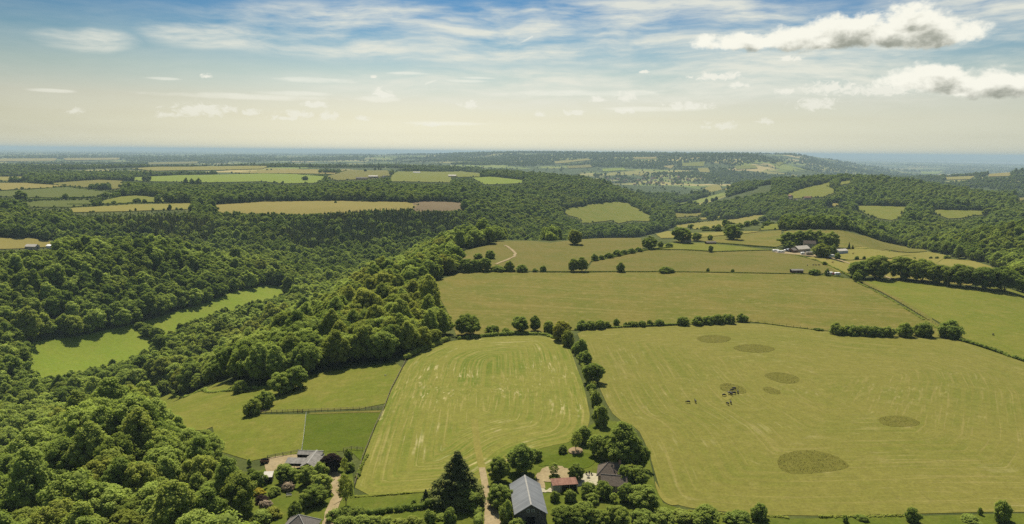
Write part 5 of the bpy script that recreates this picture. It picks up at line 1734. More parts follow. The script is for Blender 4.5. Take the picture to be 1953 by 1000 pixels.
def gable_block(root, w, l, e, r, wall, roof, over=0.35, t=0.12, ridge=None, gable=None, wall_t=0.25, open_front=False, y0=None):
    """gabled block, ridge along y, centred on the root (or starting at y0)"""
    a = -l / 2 if y0 is None else y0
    b = a + l
    for sx in (-1, 1):
        x0, x1 = sorted((sx * w / 2, sx * (w / 2 - wall_t)))
        Mesh().box(x0, x1, a + wall_t, b - wall_t, 0, e).build('wall', wall, root)
    for y, d in ((a, wall_t), (b - wall_t, wall_t)):
        if open_front and y == a:
            continue
        Mesh().prism([(-w / 2, 0), (w / 2, 0), (w / 2, e), (0, r - t * 1.3), (-w / 2, e)], y, y + d).build('gable_wall', gable or wall, root)
    sl = (r - e) / (w / 2)
    for sx in (-1, 1):
        xe = sx * (w / 2 + over)
        Mesh().slab([(0, a - over, r), (xe, a - over, e - sl * over), (xe, b + over, e - sl * over), (0, b + over, r)], t).build('roof_slope', roof, root)
    if ridge:
        Mesh().prism([(-0.22, r - 0.08), (0, r + 0.1), (0.22, r - 0.08)], a - over - .02, b + over + .02).build('ridge_cap', ridge, root)


def window(root, x, y, z, w, h, face='y-'):
    """frame and pane set on a wall; face = outward side"""
    if face == 'y-':
        f = Mesh().box(x - w / 2, x + w / 2, y - 0.05, y + 0.06, z, z + h).build('window', M_WHITE, root)
        Mesh().box(x - w / 2 + .07, x + w / 2 - .07, y - 0.065, y - 0.048, z + .07, z + h - .07).build('pane', M_GLASS, f)
    else:
        f = Mesh().box(x - 0.05, x + 0.06, y - w / 2, y + w / 2, z, z + h).build('window', M_WHITE, root)
        Mesh().box(x - 0.065, x - 0.048, y - w / 2 + .07, y + w / 2 - .07, z + .07, z + h - .07).build('pane', M_GLASS, f)


def place(name, label, cat, x, y, rz=0.0, group=None, dz=0.05):
    o = empty(name, (x, y, float(zat(x, y)) + dz), rz)
    return tag(o, label, cat, group)


# grey barn
b = place('barn', 'long grey metal-roofed barn with dark board gable', 'barn', 5.0, 193.0, R(4.5))
gable_block(b, 8.4, 17.6, 4.0, 6.6, M_BOARDY, M_STEEL, 0.35, 0.1, M_RIDGE, M_BOARD)
Mesh().box(-1.3, 1.2, -8.86, -8.83, 0, 2.9).build('doorway_shade', M_DARK, b)  # dark plate on the solid gable, painted as the shade of an opening
for _x in (-0.75, 0.55):
    window(b, _x, -8.82, 4.3, 0.75, 0.8)
window(b, -2.9, -8.82, 1.2, 0.9, 1.0)
Mesh().tube([(2.1, -9.05, 4.75), (2.6, -9.1, 3.5), (4.3, -9.1, 0.2)], [0.05, 0.05, 0.05]).build('rain_pipe', M_RIDGE, b)
for _x in (-4.15, 4.15):
    Mesh().box(_x - .08, _x + .08, -8.9, 8.9, 3.6, 3.72).build('gutter', M_RIDGE, b)

# red-roofed open shed
b = place('open_shed', 'open-fronted shed with rust-red sheet roof', 'shed', 16.2, 206.2, R(9))
Mesh().slab([(-3.9, -1.7, 2.45), (3.9, -1.7, 2.45), (3.9, 1.9, 3.0), (-3.9, 1.9, 3.0)], 0.09).build('roof', M_RUST, b)
Mesh().box(-3.7, 3.7, 1.5, 1.65, 0, 2.75).build('back_wall', M_WOOD, b)
for _x in (-3.7, 3.58):
    Mesh().prism([(0, 0), (0.12, 0), (0.12, 2.3), (0, 2.3)], -1.5, 1.5).build('side_wall', M_CREAM if _x < 0 else M_WOOD, b).location.x = _x
for _x in (-3.6, -1.2, 1.2, 3.45):
    Mesh().box(_x, _x + .14, -1.6, -1.46, 0, 2.36).build('post', M_CREAM, b)
Mesh().box(-3.5, -1.4, -1.4, -1.3, 0, 2.2).build('board_panel', M_CREAM, b)

# brown-roofed house
b = place('house', 'cottage with brown tiled hipped roof and a front wing beside the patio', 'house', 31.4, 211.5, R(-10))
for x0_, x1_, y0_, y1_ in ((-4.4, -4.15, -1.0, 6.0), (4.15, 4.4, -1.0, 6.0), (-4.15, 4.15, 5.75, 6.0), (-4.15, 4.15, -1.0, -0.75)):
    Mesh().box(x0_, x1_, y0_, y1_, 0, 2.6).build('wall', M_STONE, b)
_e, _rz = 2.45, 5.3
_c = [(-4.9, -1.5, _e), (4.9, -1.5, _e), (4.9, 6.5, _e), (-4.9, 6.5, _e)]
_r0, _r1 = (-1.6, 2.5, _rz), (2.2, 2.5, _rz)
for q_ in ([_c[0], _c[1], _r1, _r0], [_c[1], _c[2], _r1], [_c[2], _c[3], _r0, _r1], [_c[3], _c[0], _r0]):
    Mesh().slab(q_, 0.16).build('roof_slope', M_TILE, b)
for a_, c_ in ((_c[0], _r0), (_c[3], _r0), (_c[1], _r1), (_c[2], _r1), (_r0, _r1)):
    Mesh().tube([(a_[0], a_[1], a_[2] + .03), (c_[0], c_[1], c_[2] + .03)], [0.12, 0.12], 5).build('hip_tile_row', M_SLATE, b)
for y0_, y1_ in ((-6.6, -6.35),):
    Mesh().box(-3.0, 4.2, y0_, y1_, 0, 2.4).build('wall', M_STONE, b)
for x0_, x1_ in ((-3.0, -2.75), (3.95, 4.2)):
    Mesh().box(x0_, x1_, -6.35, -1.0, 0, 2.4).build('wall', M_STONE, b)
Mesh().slab([(-3.4, -7.0, 2.15), (4.6, -7.0, 2.15), (4.6, -3.8, 4.2), (-3.4, -3.8, 4.2)], 0.16).build('roof_slope', M_TILE, b)
Mesh().slab([(-3.4, -3.8, 4.2), (4.6, -3.8, 4.2), (4.6, -0.6, 2.9), (-3.4, -0.6, 2.9)], 0.16).build('roof_slope', M_TILE, b)
Mesh().box(-3.44, 4.64, -3.92, -3.68, 4.14, 4.3).build('ridge_cap', M_SLATE, b)
_ch = Mesh().box(1.6, 2.3, 2.2, 2.8, 4.6, 6.3).build('chimney', M_BRICK, b)
Mesh().cyl((1.95, 2.5, 6.5), 0.14, 2, 0.45).build('chimney_pot', M_RUST, _ch)
for _x in (-1.7, 0.6, 2.9):
    window(b, _x, -6.62, 0.8, 0.9, 1.1)
for _y in (1.2, 3.8):
    window(b, -4.42, _y, 0.9, 1.0, 1.1, 'x-')
_dr = Mesh().box(-3.08, -3.0, -4.6, -3.7, 0, 2.0).build('door', M_BOARDY, b)
Mesh().box(-3.13, -3.08, -3.95, -3.87, 1.0, 1.08).build('handle', M_RIDGE, _dr)

# stable block
b = place('stable_block', 'L-shaped timber stable block with grey fibre roofs and open bay', 'stable', -64.6, 226.0, R(-2))
gable_block(b, 4.6, 10.0, 2.4, 3.7, M_BOARDY, M_FIBREY, 0.3, 0.1, M_RIDGE, M_BOARD)
Mesh().box(-0.5, 0.5, -5.06, -5.03, 0, 2.1).build('door', M_TIMBER, b)
for y0_, e_ in ((5.2, 3.0),):
    Mesh().slab([(-6.2, 3.3, 2.75), (2.3, 3.3, 2.75), (2.3, 5.0, 3.45), (-6.2, 5.0, 3.45)], 0.1).build('roof_slope', M_FIBRE, b)
    Mesh().slab([(-6.2, 5.0, 3.45), (2.3, 5.0, 3.45), (2.3, 6.6, 2.7), (-6.2, 6.6, 2.7)], 0.1).build('roof_slope', M_FIBRE, b)
    Mesh().box(-6.25, 2.35, 4.9, 5.1, 3.42, 3.56).build('ridge_cap', M_RIDGE, b)
    Mesh().box(-6.0, -2.4, 6.2, 6.35, 0, 2.7).build('back_wall', M_BOARD, b)
    Mesh().box(-6.0, -5.85, 3.2, 6.2, 0, 2.7).build('side_wall', M_BOARDY, b)
Mesh().slab([(-8.2, -2.6, 2.25), (-2.0, -2.6, 2.25), (-2.0, 0.6, 2.9), (-8.2, 0.6, 2.9)], 0.1).build('lean_to_roof', M_FIBRE, b)
Mesh().box(-8.0, -2.4, 0.3, 0.45, 0, 2.7).build('back_wall', M_BOARD, b)
Mesh().box(-8.05, -7.9, -2.4, 0.3, 0, 2.25).build('side_wall', M_BOARDY, b)
for _x in (-7.9, -5.2, -2.6):
    Mesh().box(_x, _x + .14, -2.5, -2.36, 0, 2.15).build('post', M_WOOD, b)

# hut at the left of the yard
b = place('garden_hut', 'small hut with pale sloping roof at the wood edge', 'hut', -76.6, 218.6, R(8))
Mesh().slab([(-1.5, -1.6, 2.1), (1.5, -1.6, 2.1), (1.5, 1.7, 2.6), (-1.5, 1.7, 2.6)], 0.09).build('roof', M_CREAM, b)
for x0_, x1_ in ((-1.35, -1.25), (1.25, 1.35)):
    Mesh().box(x0_, x1_, -1.3, 1.4, 0, 2.1).build('side_wall', M_BOARDY, b)
Mesh().box(-1.25, 1.25, 1.3, 1.4, 0, 2.35).build('back_wall', M_BOARD, b)
Mesh().box(-1.25, 0.4, -1.4, -1.3, 0, 2.0).build('front_wall', M_BOARD, b)
Mesh().box(1.4, 1.5, -1.4, -1.28, 0, 2.1).build('post', M_WHITE, b)

# roof at the bottom edge
b = place('lodge', 'house with grey hipped roof cut by the bottom edge', 'house', -55.6, 180.6, R(-6))
Mesh().box(-4, 4, -4, 4, 0, 2.9).build('wall', M_STONE, b)
for k in range(4):
    a0, a1 = R(45 + 90 * k), R(135 + 90 * k)
    Mesh().slab([(6.3 * math.cos(a0), 6.3 * math.sin(a0), 2.7), (6.3 * math.cos(a1), 6.3 * math.sin(a1), 2.7), (0, 0, 6.2)], 0.14).build('roof_slope', M_SLATE, b)
    Mesh().tube([(6.3 * math.cos(a0), 6.3 * math.sin(a0), 2.74), (0, 0, 6.24)], [0.12, 0.12], 5).build('hip_tile_row', M_RIDGE, b)
window(b, 1.5, -4.02, 1.0, 1.1, 1.2)
window(b, -1.5, -4.02, 1.0, 1.1, 1.2)

# muck trailer and pallet in the yard
b = place('farm_trailer', 'brown wooden trailer with a dark heap at the yard end', 'trailer', *at(505, 884), R(5))
Mesh().box(-1.3, 1.3, -0.8, 0.8, 0.55, 0.65).build('floor', M_TIMBER, b)
for x0_, x1_, y0_, y1_ in ((-1.3, 1.3, -0.85, -0.78), (-1.3, 1.3, 0.78, 0.85), (-1.37, -1.3, -0.85, 0.85), (1.3, 1.37, -0.85, 0.85)):
    Mesh().box(x0_, x1_, y0_, y1_, 0.6, 1.25).build('side_board', M_TIMBER, b)
for sx in (-1, 1):
    for sy in (-1, 1):
        Mesh().cyl((sx * 0.8, sy * 0.95, 0.36), 0.36, 1, 0.2).build('wheel', M_RUBBER, b)
_hv = ICO2_V * [1.1, 0.65, 0.6] * np.random.default_rng(4).uniform(0.85, 1.1, (len(ICO2_V), 1)) + [0, 0, 1.15]
new_mesh('heap', _hv, ICO2_F, [M_DARK], parent=b)
b = place('pallet_stack', 'low stack of grey pallets in front of the stable bay', 'pallets', *at(572, 896), R(4))
for k in range(3):
    for i in range(6):
        Mesh().box(-1 + i * .36, -0.75 + i * .36, -0.6, 0.6, 0.12 + k * .15, 0.15 + k * .15).build('slat', M_FIBRE, b)
    for y0_ in (-0.58, -0.06, 0.46):
        Mesh().box(-1, 1.05, y0_, y0_ + .12, 0.02 + k * .15, 0.12 + k * .15).build('bearer', M_WOOD, b)

# patio furniture
b = place('patio_table', 'round dark table on the pale patio', 'table', *at(1122, 912))
Mesh().cyl((0, 0, 0.72), 0.6, 2, 0.05).build('table_top', M_BOARD, b)
Mesh().cyl((0, 0, 0.37), 0.06, 2, 0.68).build('stem', M_BOARD, b)
Mesh().cyl((0, 0, 0.03), 0.3, 2, 0.05).build('foot', M_BOARD, b)
for i, (cx_, cy_, lab) in enumerate(((1118, 906, 'dark patio chair at the left of the table'), (1124, 905, 'dark patio chair behind the table'), (1129, 908, 'dark patio chair at the right of the table'))):
    c = place('patio_chair', lab, 'chair', *at(cx_, cy_), R(40 * i - 40), 'dark patio chairs')
    Mesh().box(-.25, .25, -.25, .25, .42, .48).build('seat', M_BOARD, c)
    Mesh().box(-.25, .25, .2, .26, .48, .95).build('backrest', M_BOARD, c)
    for sx in (-.22, .18):
        for sy in (-.22, .18):
            Mesh().box(sx, sx + .05, sy, sy + .05, 0, .42).build('leg', M_BOARD, c)
b = place('garden_bench', 'pale bench on the garden lawn by the island bed', 'bench', *at(551, 947), R(10))
Mesh().box(-.8, .8, -.25, .25, .4, .46).build('seat', M_RIDGE, b)
Mesh().box(-.8, .8, .2, .26, .5, .9).build('backrest', M_RIDGE, b)
for sx in (-.75, .68):
    for sy in (-.22, .16):
        Mesh().box(sx, sx + .07, sy, sy + .07, 0, .4).build('leg', M_RIDGE, b)

# ------------------------------------------------------------------ fences
_post = Mesh().box(-.07, .07, -.07, .07, -0.3, 1.3)
_post_me = {}


def fence(label, pts, rails=3, gap=2.4, h=1.25, mat=None, thin=0.06, name='fence'):
    mat = mat or M_WOOD
    pl = poly(pts)
    seg = []
    for a, c in zip(pl[:-1], pl[1:]):
        n = max(1, int(np.hypot(*(c - a)) / gap))
        seg += [a + (c - a) * i / n for i in range(n)]
    seg.append(pl[-1])
    seg = np.array(seg)
    z = zat(seg[:, 0], seg[:, 1]) + lift(seg[:, 0], seg[:, 1])
    o = empty(name, (*seg[0], z[0]))
    tag(o, label, 'fence')
    me = _post_me.get((mat.name, h, thin))
    if me is None:
        q = Mesh().box(-thin, thin, -thin, thin, -0.4, h).build('post', mat)
        me = q.data
        bpy.data.objects.remove(q)
        _post_me[(mat.name, h, thin)] = me
    for p, zz in zip(seg, z):
        c = bpy.data.objects.new('post', me)
        COL.objects.link(c)
        c.parent = o
        c.location = (p[0] - seg[0][0], p[1] - seg[0][1], zz - z[0])
        c.rotation_euler = (_pr.normal() * .03, _pr.normal() * .03, _pr.uniform(0, 1.5))
    for k in range(rails):
        hz = h * (0.9 - k * 0.8 / max(1, rails))
        path = [(p[0] - seg[0][0], p[1] - seg[0][1], zz - z[0] + hz) for p, zz in zip(seg, z)]
        Mesh().tube(path, [thin * (0.8 if rails > 1 else 0.4)] * len(path), 4).build('rail', mat, o)
    return o


fence('post and rail fence between the horse pasture and the paddocks', [(497, 789), (560, 787), (568, 787)])
fence('right-hand length of the post and rail fence up to the hay field', [(577, 787), (650, 784), (733, 781)])
fence('long wire fence down the left side of the mown field', [(774, 690), (746, 745), (733, 780), (716, 815), (692, 875)], 2, 2.6, 1.2, None, 0.07)
fence('short board fence at the hay field corner by the garden', [(692, 875), (686, 895), (676, 930)], 2, 2.4, 1.1, None, 0.07)
fence('thin white tape dividing the two paddocks', [(584, 792), (580, 830), (575, 868)], 1, 4.0, 1.1, M_WHITE, 0.05)
fence('dark fence behind the stable yard', [(510, 876), (540, 870), (570, 864)], 3, 2.2, 1.2, M_BOARD, 0.08)
fence('rail fence round the small corner plot', [(692, 860), (670, 858), (655, 862)], 3, 2.2, 1.2, M_WOOD, 0.06)
fence('wire fence along the top of the large hay field', [(1432, 614), (1500, 623), (1580, 634)], 1, 3.5, 1.2, M_WOOD, 0.07)
fence('fence line beside the worn grass track', [(1645, 541), (1700, 570), (1790, 624)], 1, 5.0, 1.2, M_WOOD, 0.07)
b = place('field_gate', 'brown field gate in the post and rail fence', 'gate', *at(572.5, 787), R(2))
for k in range(5):
    Mesh().box(-1.0, 1.0, -.03, .03, 0.2 + k * .24, 0.28 + k * .24).build('bar', M_TIMBER, b)
for x0_ in (-1.1, 1.0):
    Mesh().box(x0_, x0_ + .12, -.06, .06, -.2, 1.45).build('gate_post', M_TIMBER, b)
Mesh().tube([(-1, 0, .25), (1, 0, 1.2)], [.03, .03], 5).build('brace', M_TIMBER, b)

# power poles beside the row of large trees
for px_, py_, lab in ((1806, 549, 'wooden power pole in front of the row of large trees'),):
    b = place('power_pole', lab, 'pole', *at(px_, py_))
    Mesh().tube([(0, 0, -0.3), (0, 0, 9.0)], [0.16, 0.1], 8).build('pole', M_WOOD, b)
    Mesh().box(-0.9, 0.9, -.06, .06, 8.3, 8.42).build('crossarm', M_WOOD, b)
    for x0_ in (-.75, 0, .75):
        Mesh().cyl((x0_, 0, 8.55), .06, 2, .25, 8).build('insulator', M_DARK, b)

# ------------------------------------------------------------------ distant farm
def shed(name, label, px, py, w, l, e, r, rz, wall, roof, cat='shed', group=None, ridge=None):
    q = place(name, label, cat, *at(px, py), R(rz), group, 0.3)
    gable_block(q, w, l, e, r, wall, roof, 0.3, 0.15, ridge)
    Mesh().box(-1.2, 1.2, -l / 2 - .06, -l / 2 - .02, 0, min(e * .9, 2.8)).build('door', M_DARK, q)
    return q


shed('farm_barn', 'grey-roofed barn in the middle of the distant farm', 1527, 481, 9, 17, 3.6, 6.4, -62, M_STONE, M_CREAM, 'barn')
shed('farm_barn', 'brown low barn in front of the grey-roofed farm barn', 1516, 482, 8, 12, 2.8, 4.6, -65, M_TIMBER, M_SLATE, 'barn')
shed('farmhouse', 'dark roofed farmhouse behind the farm trees', 1543, 472, 7, 12, 4.2, 7.0, 80, M_STONE, M_TILE, 'house')
shed('farm_shed', 'pale cream shed at the right of the distant farm', 1603, 484, 7, 13, 3.2, 4.6, -65, M_BLUEGREY, M_CREAM)
shed('farm_shed', 'blue-grey shed left of the farm barn', 1506, 481, 5, 8, 2.4, 3.4, -70, M_BOARD, M_BLUEGREY)
shed('field_barn', 'pale roofed barn under the broad dark tree', 1308, 463, 6, 10, 2.6, 4.4, -75, M_STONE, M_BLUEGREY, 'barn')
shed('field_shed', 'long low brown shed on the pasture edge', 1355, 466, 4.5, 11, 2.0, 3.0, -80, M_TIMBER, M_SLATE)
shed('field_shelter', 'brown timber field shelter on the middle hedge', 1519, 521, 4.2, 10, 2.4, 3.2, -86, M_TIMBER, M_FIBRE, 'shelter')


def caravan(label, px, py, rz, l=6.0, roof=None, body=None, group=None, name='caravan', cat='caravan', w=2.2, h=2.4):
    q = place(name, label, cat, *at(px, py), R(rz), group, 0.2)
    n = 6
    prof = [(-l / 2, 0.5), (l / 2 - .3, 0.45), (l / 2, 0.9), (l / 2 - .35, h - .3), (l / 2 - .8, h), (-l / 2 + .6, h), (-l / 2 + .1, h - .3)]
    Mesh().prism(prof, -w / 2, w / 2).build('body', body or M_WHITE, q)
    for sy in (-1, 1):
        Mesh().cyl((0, sy * (w / 2 - .05), .35), .35, 1, .2).build('wheel', M_RUBBER, q)
        y = sy * (w / 2 + .012)
        for x0_ in (-l * .28, l * .18):
            Mesh().box(x0_ - .5, x0_ + .5, min(y, y - sy * .02), max(y, y - sy * .02), 1.35, 1.95).build('window', M_GLASS, q)
    Mesh().tube([(l / 2 - .2, 0, .5), (l / 2 + 1.1, 0, .45)], [.06, .05], 5).build('drawbar', M_BOARD, q)
    return q


caravan('leftmost white caravan at the end of the farm yard', 1480, 481, 15, 7.5, group='white caravans in the farm yard')
caravan('second white caravan of the farm yard row', 1489, 483, 12, 7.5, group='white caravans in the farm yard')
caravan('white caravan beside the blue-grey shed', 1499, 481, 20, 4.5, group='white caravans in the farm yard')
caravan('white horsebox van on the near side of the farm', 1531, 487, 8, 4.2, name='horsebox', cat='van', h=2.8)
caravan('tall cream horsebox in front of the farm', 1544, 488, 5, 7.5, body=M_CREAM, name='horsebox', cat='van', h=3.6)
caravan('white trailer under the olive farm tree', 1586, 491, 4, 6.0, name='trailer', cat='trailer')
caravan('left white trailer below the farm', 1584, 525, 3, 5.0, name='trailer', cat='trailer')
caravan('small red trailer between the white ones', 1590, 525.5, 3, 2.8, body=M_REDPAINT, name='trailer', cat='trailer', h=1.9)
caravan('right white trailer below the farm', 1597, 526, 3, 5.0, name='trailer', cat='trailer')

# buildings across the valleys
shed('house', 'grey-roofed house half hidden in the valley wood', 219, 545, 8, 12, 4.5, 7.5, 70, M_STONE, M_SLATE, 'house')
CLR = []
shed('house', 'pinkish-roofed house beside the left tan field', 62, 476, 8, 14, 4.0, 6.5, 85, M_STONE, M_CREAM, 'house')
shed('house', 'white-roofed building right of the left tan field', 100, 474, 7, 12, 3.5, 5.0, 80, M_WHITE, M_WHITE, 'house')
shed('farm_barn', 'long dark barn of the far plateau farm', 690, 343, 14, 36, 5, 8, 88, M_BRICK, M_SLATE, 'barn')
shed('farm_barn', 'white-roofed barn of the far plateau farm', 712, 340, 14, 32, 6, 9, 86, M_BRICK, M_CREAM, 'barn')
shed('farmhouse', 'farmhouse at the right end of the far plateau farm', 733, 340, 10, 16, 6, 9, 30, M_CREAM, M_SLATE, 'house')
shed('farm_barn', 'pale barn right of the far plateau farm', 863, 338, 14, 28, 5, 8, 86, M_BRICK, M_CREAM, 'barn')
shed('farm_barn', 'small white barn on the far pasture', 795, 331, 12, 30, 4, 7, 88, M_WHITE, M_CREAM, 'barn')

# mast on the skyline
b = place('radio_mast', 'thin mast on the far skyline', 'mast', *at(989, 293))
Mesh().tube([(0, 0, -2), (0, 0, 34)], [1.4, 0.5], 6).build('mast', M_FIBRE, b)
for z_ in (12, 22, 31):
    Mesh().cyl((0, 0, z_), 1.6, 2, .5, 10).build('platform', M_FIBRE, b)

# town in the far valley
_tr = np.random.default_rng(12)
_hs = []
for (w_, l_, e_, r_, wm_, rm_) in ((8, 11, 5.5, 8.5, M_STONE, M_SLATE), (8, 10, 5.5, 8.5, M_CREAM, M_TILE), (9, 18, 6, 9, M_STONE, M_RUST)):
    q = empty('town_house', (0, 0, 0))
    gable_block(q, w_, l_, e_, r_, wm_, rm_, 0.3, 0.2)
    _hs.append(q)
_n = 0
_taken = []
for i in range(400):
    px_, py_ = _tr.normal(1245, 60), _tr.normal(344, 6)
    if i < 30:
        px_, py_ = _tr.normal(1490, 22), _tr.normal(381, 3.0)
    p = at(px_, py_)
    if any(np.hypot(*(p - t_)) < 22 for t_ in _taken) or np.hypot(*p) < 1500:
        continue
    _taken.append(p)
    src = _hs[int(_tr.integers(3))]
    if _n < 3:
        o = _hs[_n]
    else:
        o = src.copy()
        COL.objects.link(o)
        for ch in src.children:
            c = ch.copy()
            COL.objects.link(c)
            c.parent = o
    o.location = (p[0], p[1], float(zat(*p)) + 0.4)
    o.rotation_euler = (0, 0, _tr.uniform(0, 3.14))
    hill = np.hypot(*p) < 3000
    tag(o, 'small house among trees on the slope across the right valley' if hill else 'small house of the town in the hazy far valley', 'house', 'houses on the valley slope' if hill else 'houses of the far town')
    _n += 1
    if _n >= 110:
        break

# ------------------------------------------------------------------ animals
def mat_hide(name, a, b):
    return mat_plain(name, a, b, 1.2, 0.6, 0.25)


M_BLACKHIDE = mat_hide('black_hide', (0.014, 0.012, 0.010), (0.03, 0.025, 0.02))
M_BAY = mat_hide('bay_coat', (0.11, 0.05, 0.022), (0.17, 0.08, 0.04))
M_PIED = mat_plain('pied_hide', (0.015, 0.012, 0.01), (0.6, 0.57, 0.5), 0.9, 0.6, 0.2)


def beast(graze, horse=False):
    """one continuous body: joints with radii, grown with a skin"""
    L = 1.0
    J = {'hip': (-.72, 0, 1.18, .30, .36), 'belly': (-.15, 0, 1.08, .36, .42), 'chest': (.5, 0, 1.1, .30, .40), 'rump': (-.98, 0, 1.12, .2, .26)}
    E = [('rump', 'hip'), ('hip', 'belly'), ('belly', 'chest')]
    if graze:
        J.update({'neck': (.88, 0, .95, .15, .2), 'poll': (1.22, 0, .52, .12, .14), 'muzzle': (1.30, 0, .12, .08, .09)})
    else:
        J.update({'neck': (.92, 0, 1.35, .14, .2), 'poll': (1.2, 0, 1.58, .12, .14), 'muzzle': (1.55, 0, 1.38, .08, .09)})
    E += [('chest', 'neck'), ('neck', 'poll'), ('poll', 'muzzle')]
    for s in (-1, 1):
        n = 'lr'[s > 0]
        J['ear' + n] = (J['poll'][0] - .02, s * .2, J['poll'][2] + .12, .035, .05)
        E.append(('poll', 'ear' + n))
        J['thigh' + n] = (-.78, s * .2, .86, .13, .18)
        J['stifle' + n] = (-.7, s * .2, .68, .09, .11)
        J['hock' + n] = (-.9, s * .2, .46, .055, .07)
        J['hfet' + n] = (-.86, s * .2, .12, .045, .05)
        J['hhoof' + n] = (-.8, s * .2, .03, .06, .06)
        E += [('hip', 'thigh' + n), ('thigh' + n, 'stifle' + n), ('stifle' + n, 'hock' + n), ('hock' + n, 'hfet' + n), ('hfet' + n, 'hhoof' + n)]
        dx = .12 * s if graze else 0
        J['elbow' + n] = (.48 + dx * .3, s * .19, .72, .1, .13)
        J['knee' + n] = (.5 + dx * .7, s * .19, .42, .06, .07)
        J['ffet' + n] = (.49 + dx, s * .19, .12, .042, .05)
        J['fhoof' + n] = (.54 + dx, s * .19, .03, .06, .06)
        E += [('chest', 'elbow' + n), ('elbow' + n, 'knee' + n), ('knee' + n, 'ffet' + n), ('ffet' + n, 'fhoof' + n)]
    J['tail'] = (-1.12, 0, .95, .04, .05)
    J['tuft'] = (-1.14, 0, .5, .05, .06)
    E += [('rump', 'tail'), ('tail', 'tuft')]
    k = list(J)
    me = bpy.data.meshes.new('beast')
    me.from_pydata([J[n][:3] for n in k], [(k.index(a), k.index(b)) for a, b in E], [])
    o = bpy.data.objects.new('beast', me)
    COL.objects.link(o)
    o.modifiers.new('skin', 'SKIN')
    for n, sv in zip(k, me.skin_vertices[0].data):
        sv.radius = J[n][3:5]
        sv.use_root = n == 'belly'
    o.modifiers.new('sub', 'SUBSURF').levels = 1
    dg = bpy.context.evaluated_depsgraph_get()
    out = bpy.data.meshes.new_from_object(o.evaluated_get(dg))
    bpy.data.objects.remove(o)
    out.polygons.foreach_set('use_smooth', [True] * len(out.polygons))
    return out


GRAZE, STAND = beast(True), beast(False)


def animal(label, px, py, rz, me, mat, name='cow', cat='cow', s=1.0, group='dark cattle in the large hay field'):
    p = at(px, py)
    o = bpy.data.objects.new(name, me)
    COL.objects.link(o)
    if not len(me.materials):
        me.materials.append(M_BLACKHIDE)
    o.material_slots[0].link = 'OBJECT'
    o.material_slots[0].material = mat
    o.location = (p[0], p[1], float(zat(*p)) + float(lift(*p)) + 0.02)
    o.rotation_euler = (0, 0, R(rz))
    o.scale = (s * 0.82, s * 0.82, s * 0.8)
    tag(o, label, cat, group)


for a_ in [('leftmost dark cow of the herd, grazing apart', 1312, 770, 160, GRAZE), ('second dark cow from the left, seen end-on', 1326, 769, 95, STAND), ('dark cow at the left of the tight group', 1381, 757, 15, GRAZE),
           ('pied cow in the middle of the tight group', 1391, 753, 200, STAND), ('dark cow at the back of the tight group', 1396, 748, 10, STAND), ('dark cow at the front right of the tight group', 1399, 753, 170, GRAZE),
           ('dark cow highest up behind the tight group', 1400, 744, 140, GRAZE), ('dark cow at the right end, seen end-on', 1407, 751, 80, STAND), ('dark cow half hidden inside the tight group', 1394, 755, 120, STAND),
           ('right one of the two dark cows below the group', 1393.5, 771, 85, STAND), ('left one of the two dark cows below the group', 1387.5, 773, 110, GRAZE)]:
    animal(*a_, M_PIED if a_[0].startswith('pied') else M_BLACKHIDE)
for a_ in [('left dark cow of the row below the farm', 1551, 508, 5, STAND), ('middle dark cow of the row below the farm', 1556, 508, 8, GRAZE), ('right dark cow of the row below the farm', 1562, 508, 170, STAND), ('dark cow apart left of the row below the farm', 1540, 508, 60, GRAZE)]:
    animal(*a_, M_BLACKHIDE, group='dark cattle below the farm')
for a_ in [('brown horse in the small paddock, the nearer one', 1588, 503, 10, STAND), ('brown horse in the small paddock, the farther one', 1578, 497, 160, GRAZE), ('brown horse by the pale farm shed', 1627, 486, 5, STAND)]:
    animal(*a_, M_BAY, 'horse', 'horse', 1.1, 'brown horses by the farm')
animal('pale sheep alone near the fence of the horse pasture', 735, 718, 20, GRAZE, M_CREAM, 'sheep', 'sheep', 0.5, None)
animal('dark animal alone on the right-hand pasture', 1894, 641, 30, GRAZE, M_BLACKHIDE, 'cow', 'cow', 1.0, None)
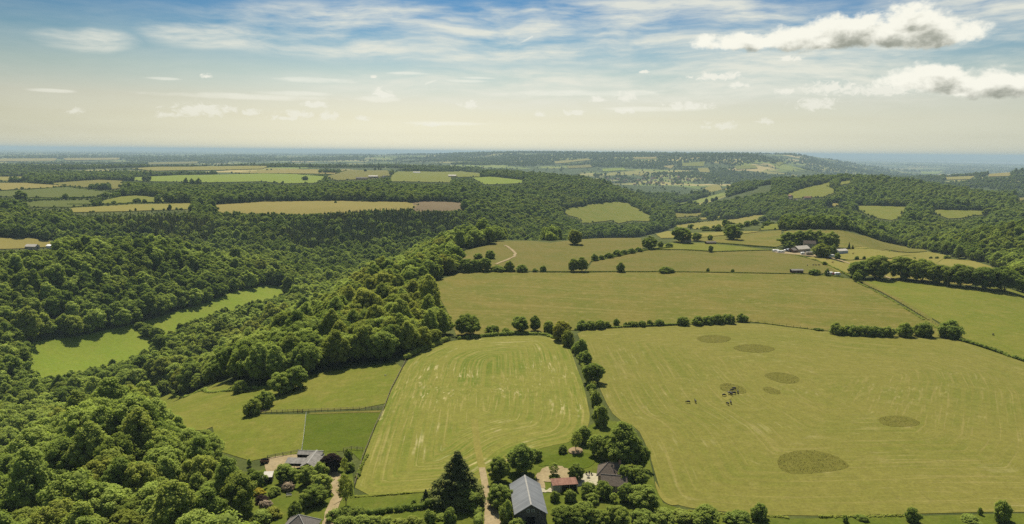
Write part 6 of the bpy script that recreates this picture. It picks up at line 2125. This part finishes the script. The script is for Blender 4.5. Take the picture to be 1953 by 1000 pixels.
# ------------------------------------------------------------------ haze: one closed box of pale air round the whole scene
def build_haze():
    m = bpy.data.materials.new('haze_air')
    m.use_nodes = True
    nt = m.node_tree
    nt.nodes.clear()
    out = nt.nodes.new('ShaderNodeOutputMaterial')
    v = nt.nodes.new('ShaderNodeVolumePrincipled')
    v.inputs['Color'].default_value = HAZE_COL
    v.inputs['Density'].default_value = HAZE_DENSITY
    v.inputs['Anisotropy'].default_value = 0.0
    nt.links.new(v.outputs[0], out.inputs['Volume'])
    lo, hi, r = float(ZG.min()) - 1.5, 142.0, 90000.0
    vv = [(x, y, z) for z in (lo, hi) for x, y in ((-r, -r), (r, -r), (r, r), (-r, r))]
    ff = [(3, 2, 1, 0), (4, 5, 6, 7), (0, 1, 5, 4), (1, 2, 6, 5), (2, 3, 7, 6), (3, 0, 4, 7)]
    o = new_mesh('haze', vv, ff, [m])
    tag(o, 'thin bluish summer haze lying over the whole landscape', kind='stuff')


HAZE_COL = (0.46, 0.595, 0.71, 1)
HAZE_DENSITY = 6.6e-5
build_haze()

# ------------------------------------------------------------------ estuary beyond the right-hand plain
def estuary():
    m, nt, g, out = mat_new('water')
    b = nt.nodes.new('ShaderNodeBsdfPrincipled')
    b.inputs['Base Color'].default_value = (0.05, 0.06, 0.06, 1)
    b.inputs['Roughness'].default_value = 0.12
    b.inputs['IOR'].default_value = 1.33
    nt.links.new(b.outputs[0], out.inputs[0])
    v = []
    for a_, d0, d1 in ((24, 33000, 34500), (27, 31000, 35000), (30, 29000, 35500), (33, 27000, 36000), (36, 26000, 36500), (40, 25000, 37000), (46, 24000, 38000)):
        for d_ in (d0, d1):
            v.append((d_ * math.sin(R(a_)), d_ * math.cos(R(a_))))
    z = float(max(zat(x, y) for x, y in v)) + 3
    f = [(2 * i, 2 * i + 2, 2 * i + 3, 2 * i + 1) for i in range(6)]
    o = new_mesh('water', [(x, y, z) for x, y in v], f, [m])
    tag(o, 'pale estuary gleaming on the right horizon', kind='structure')


estuary()
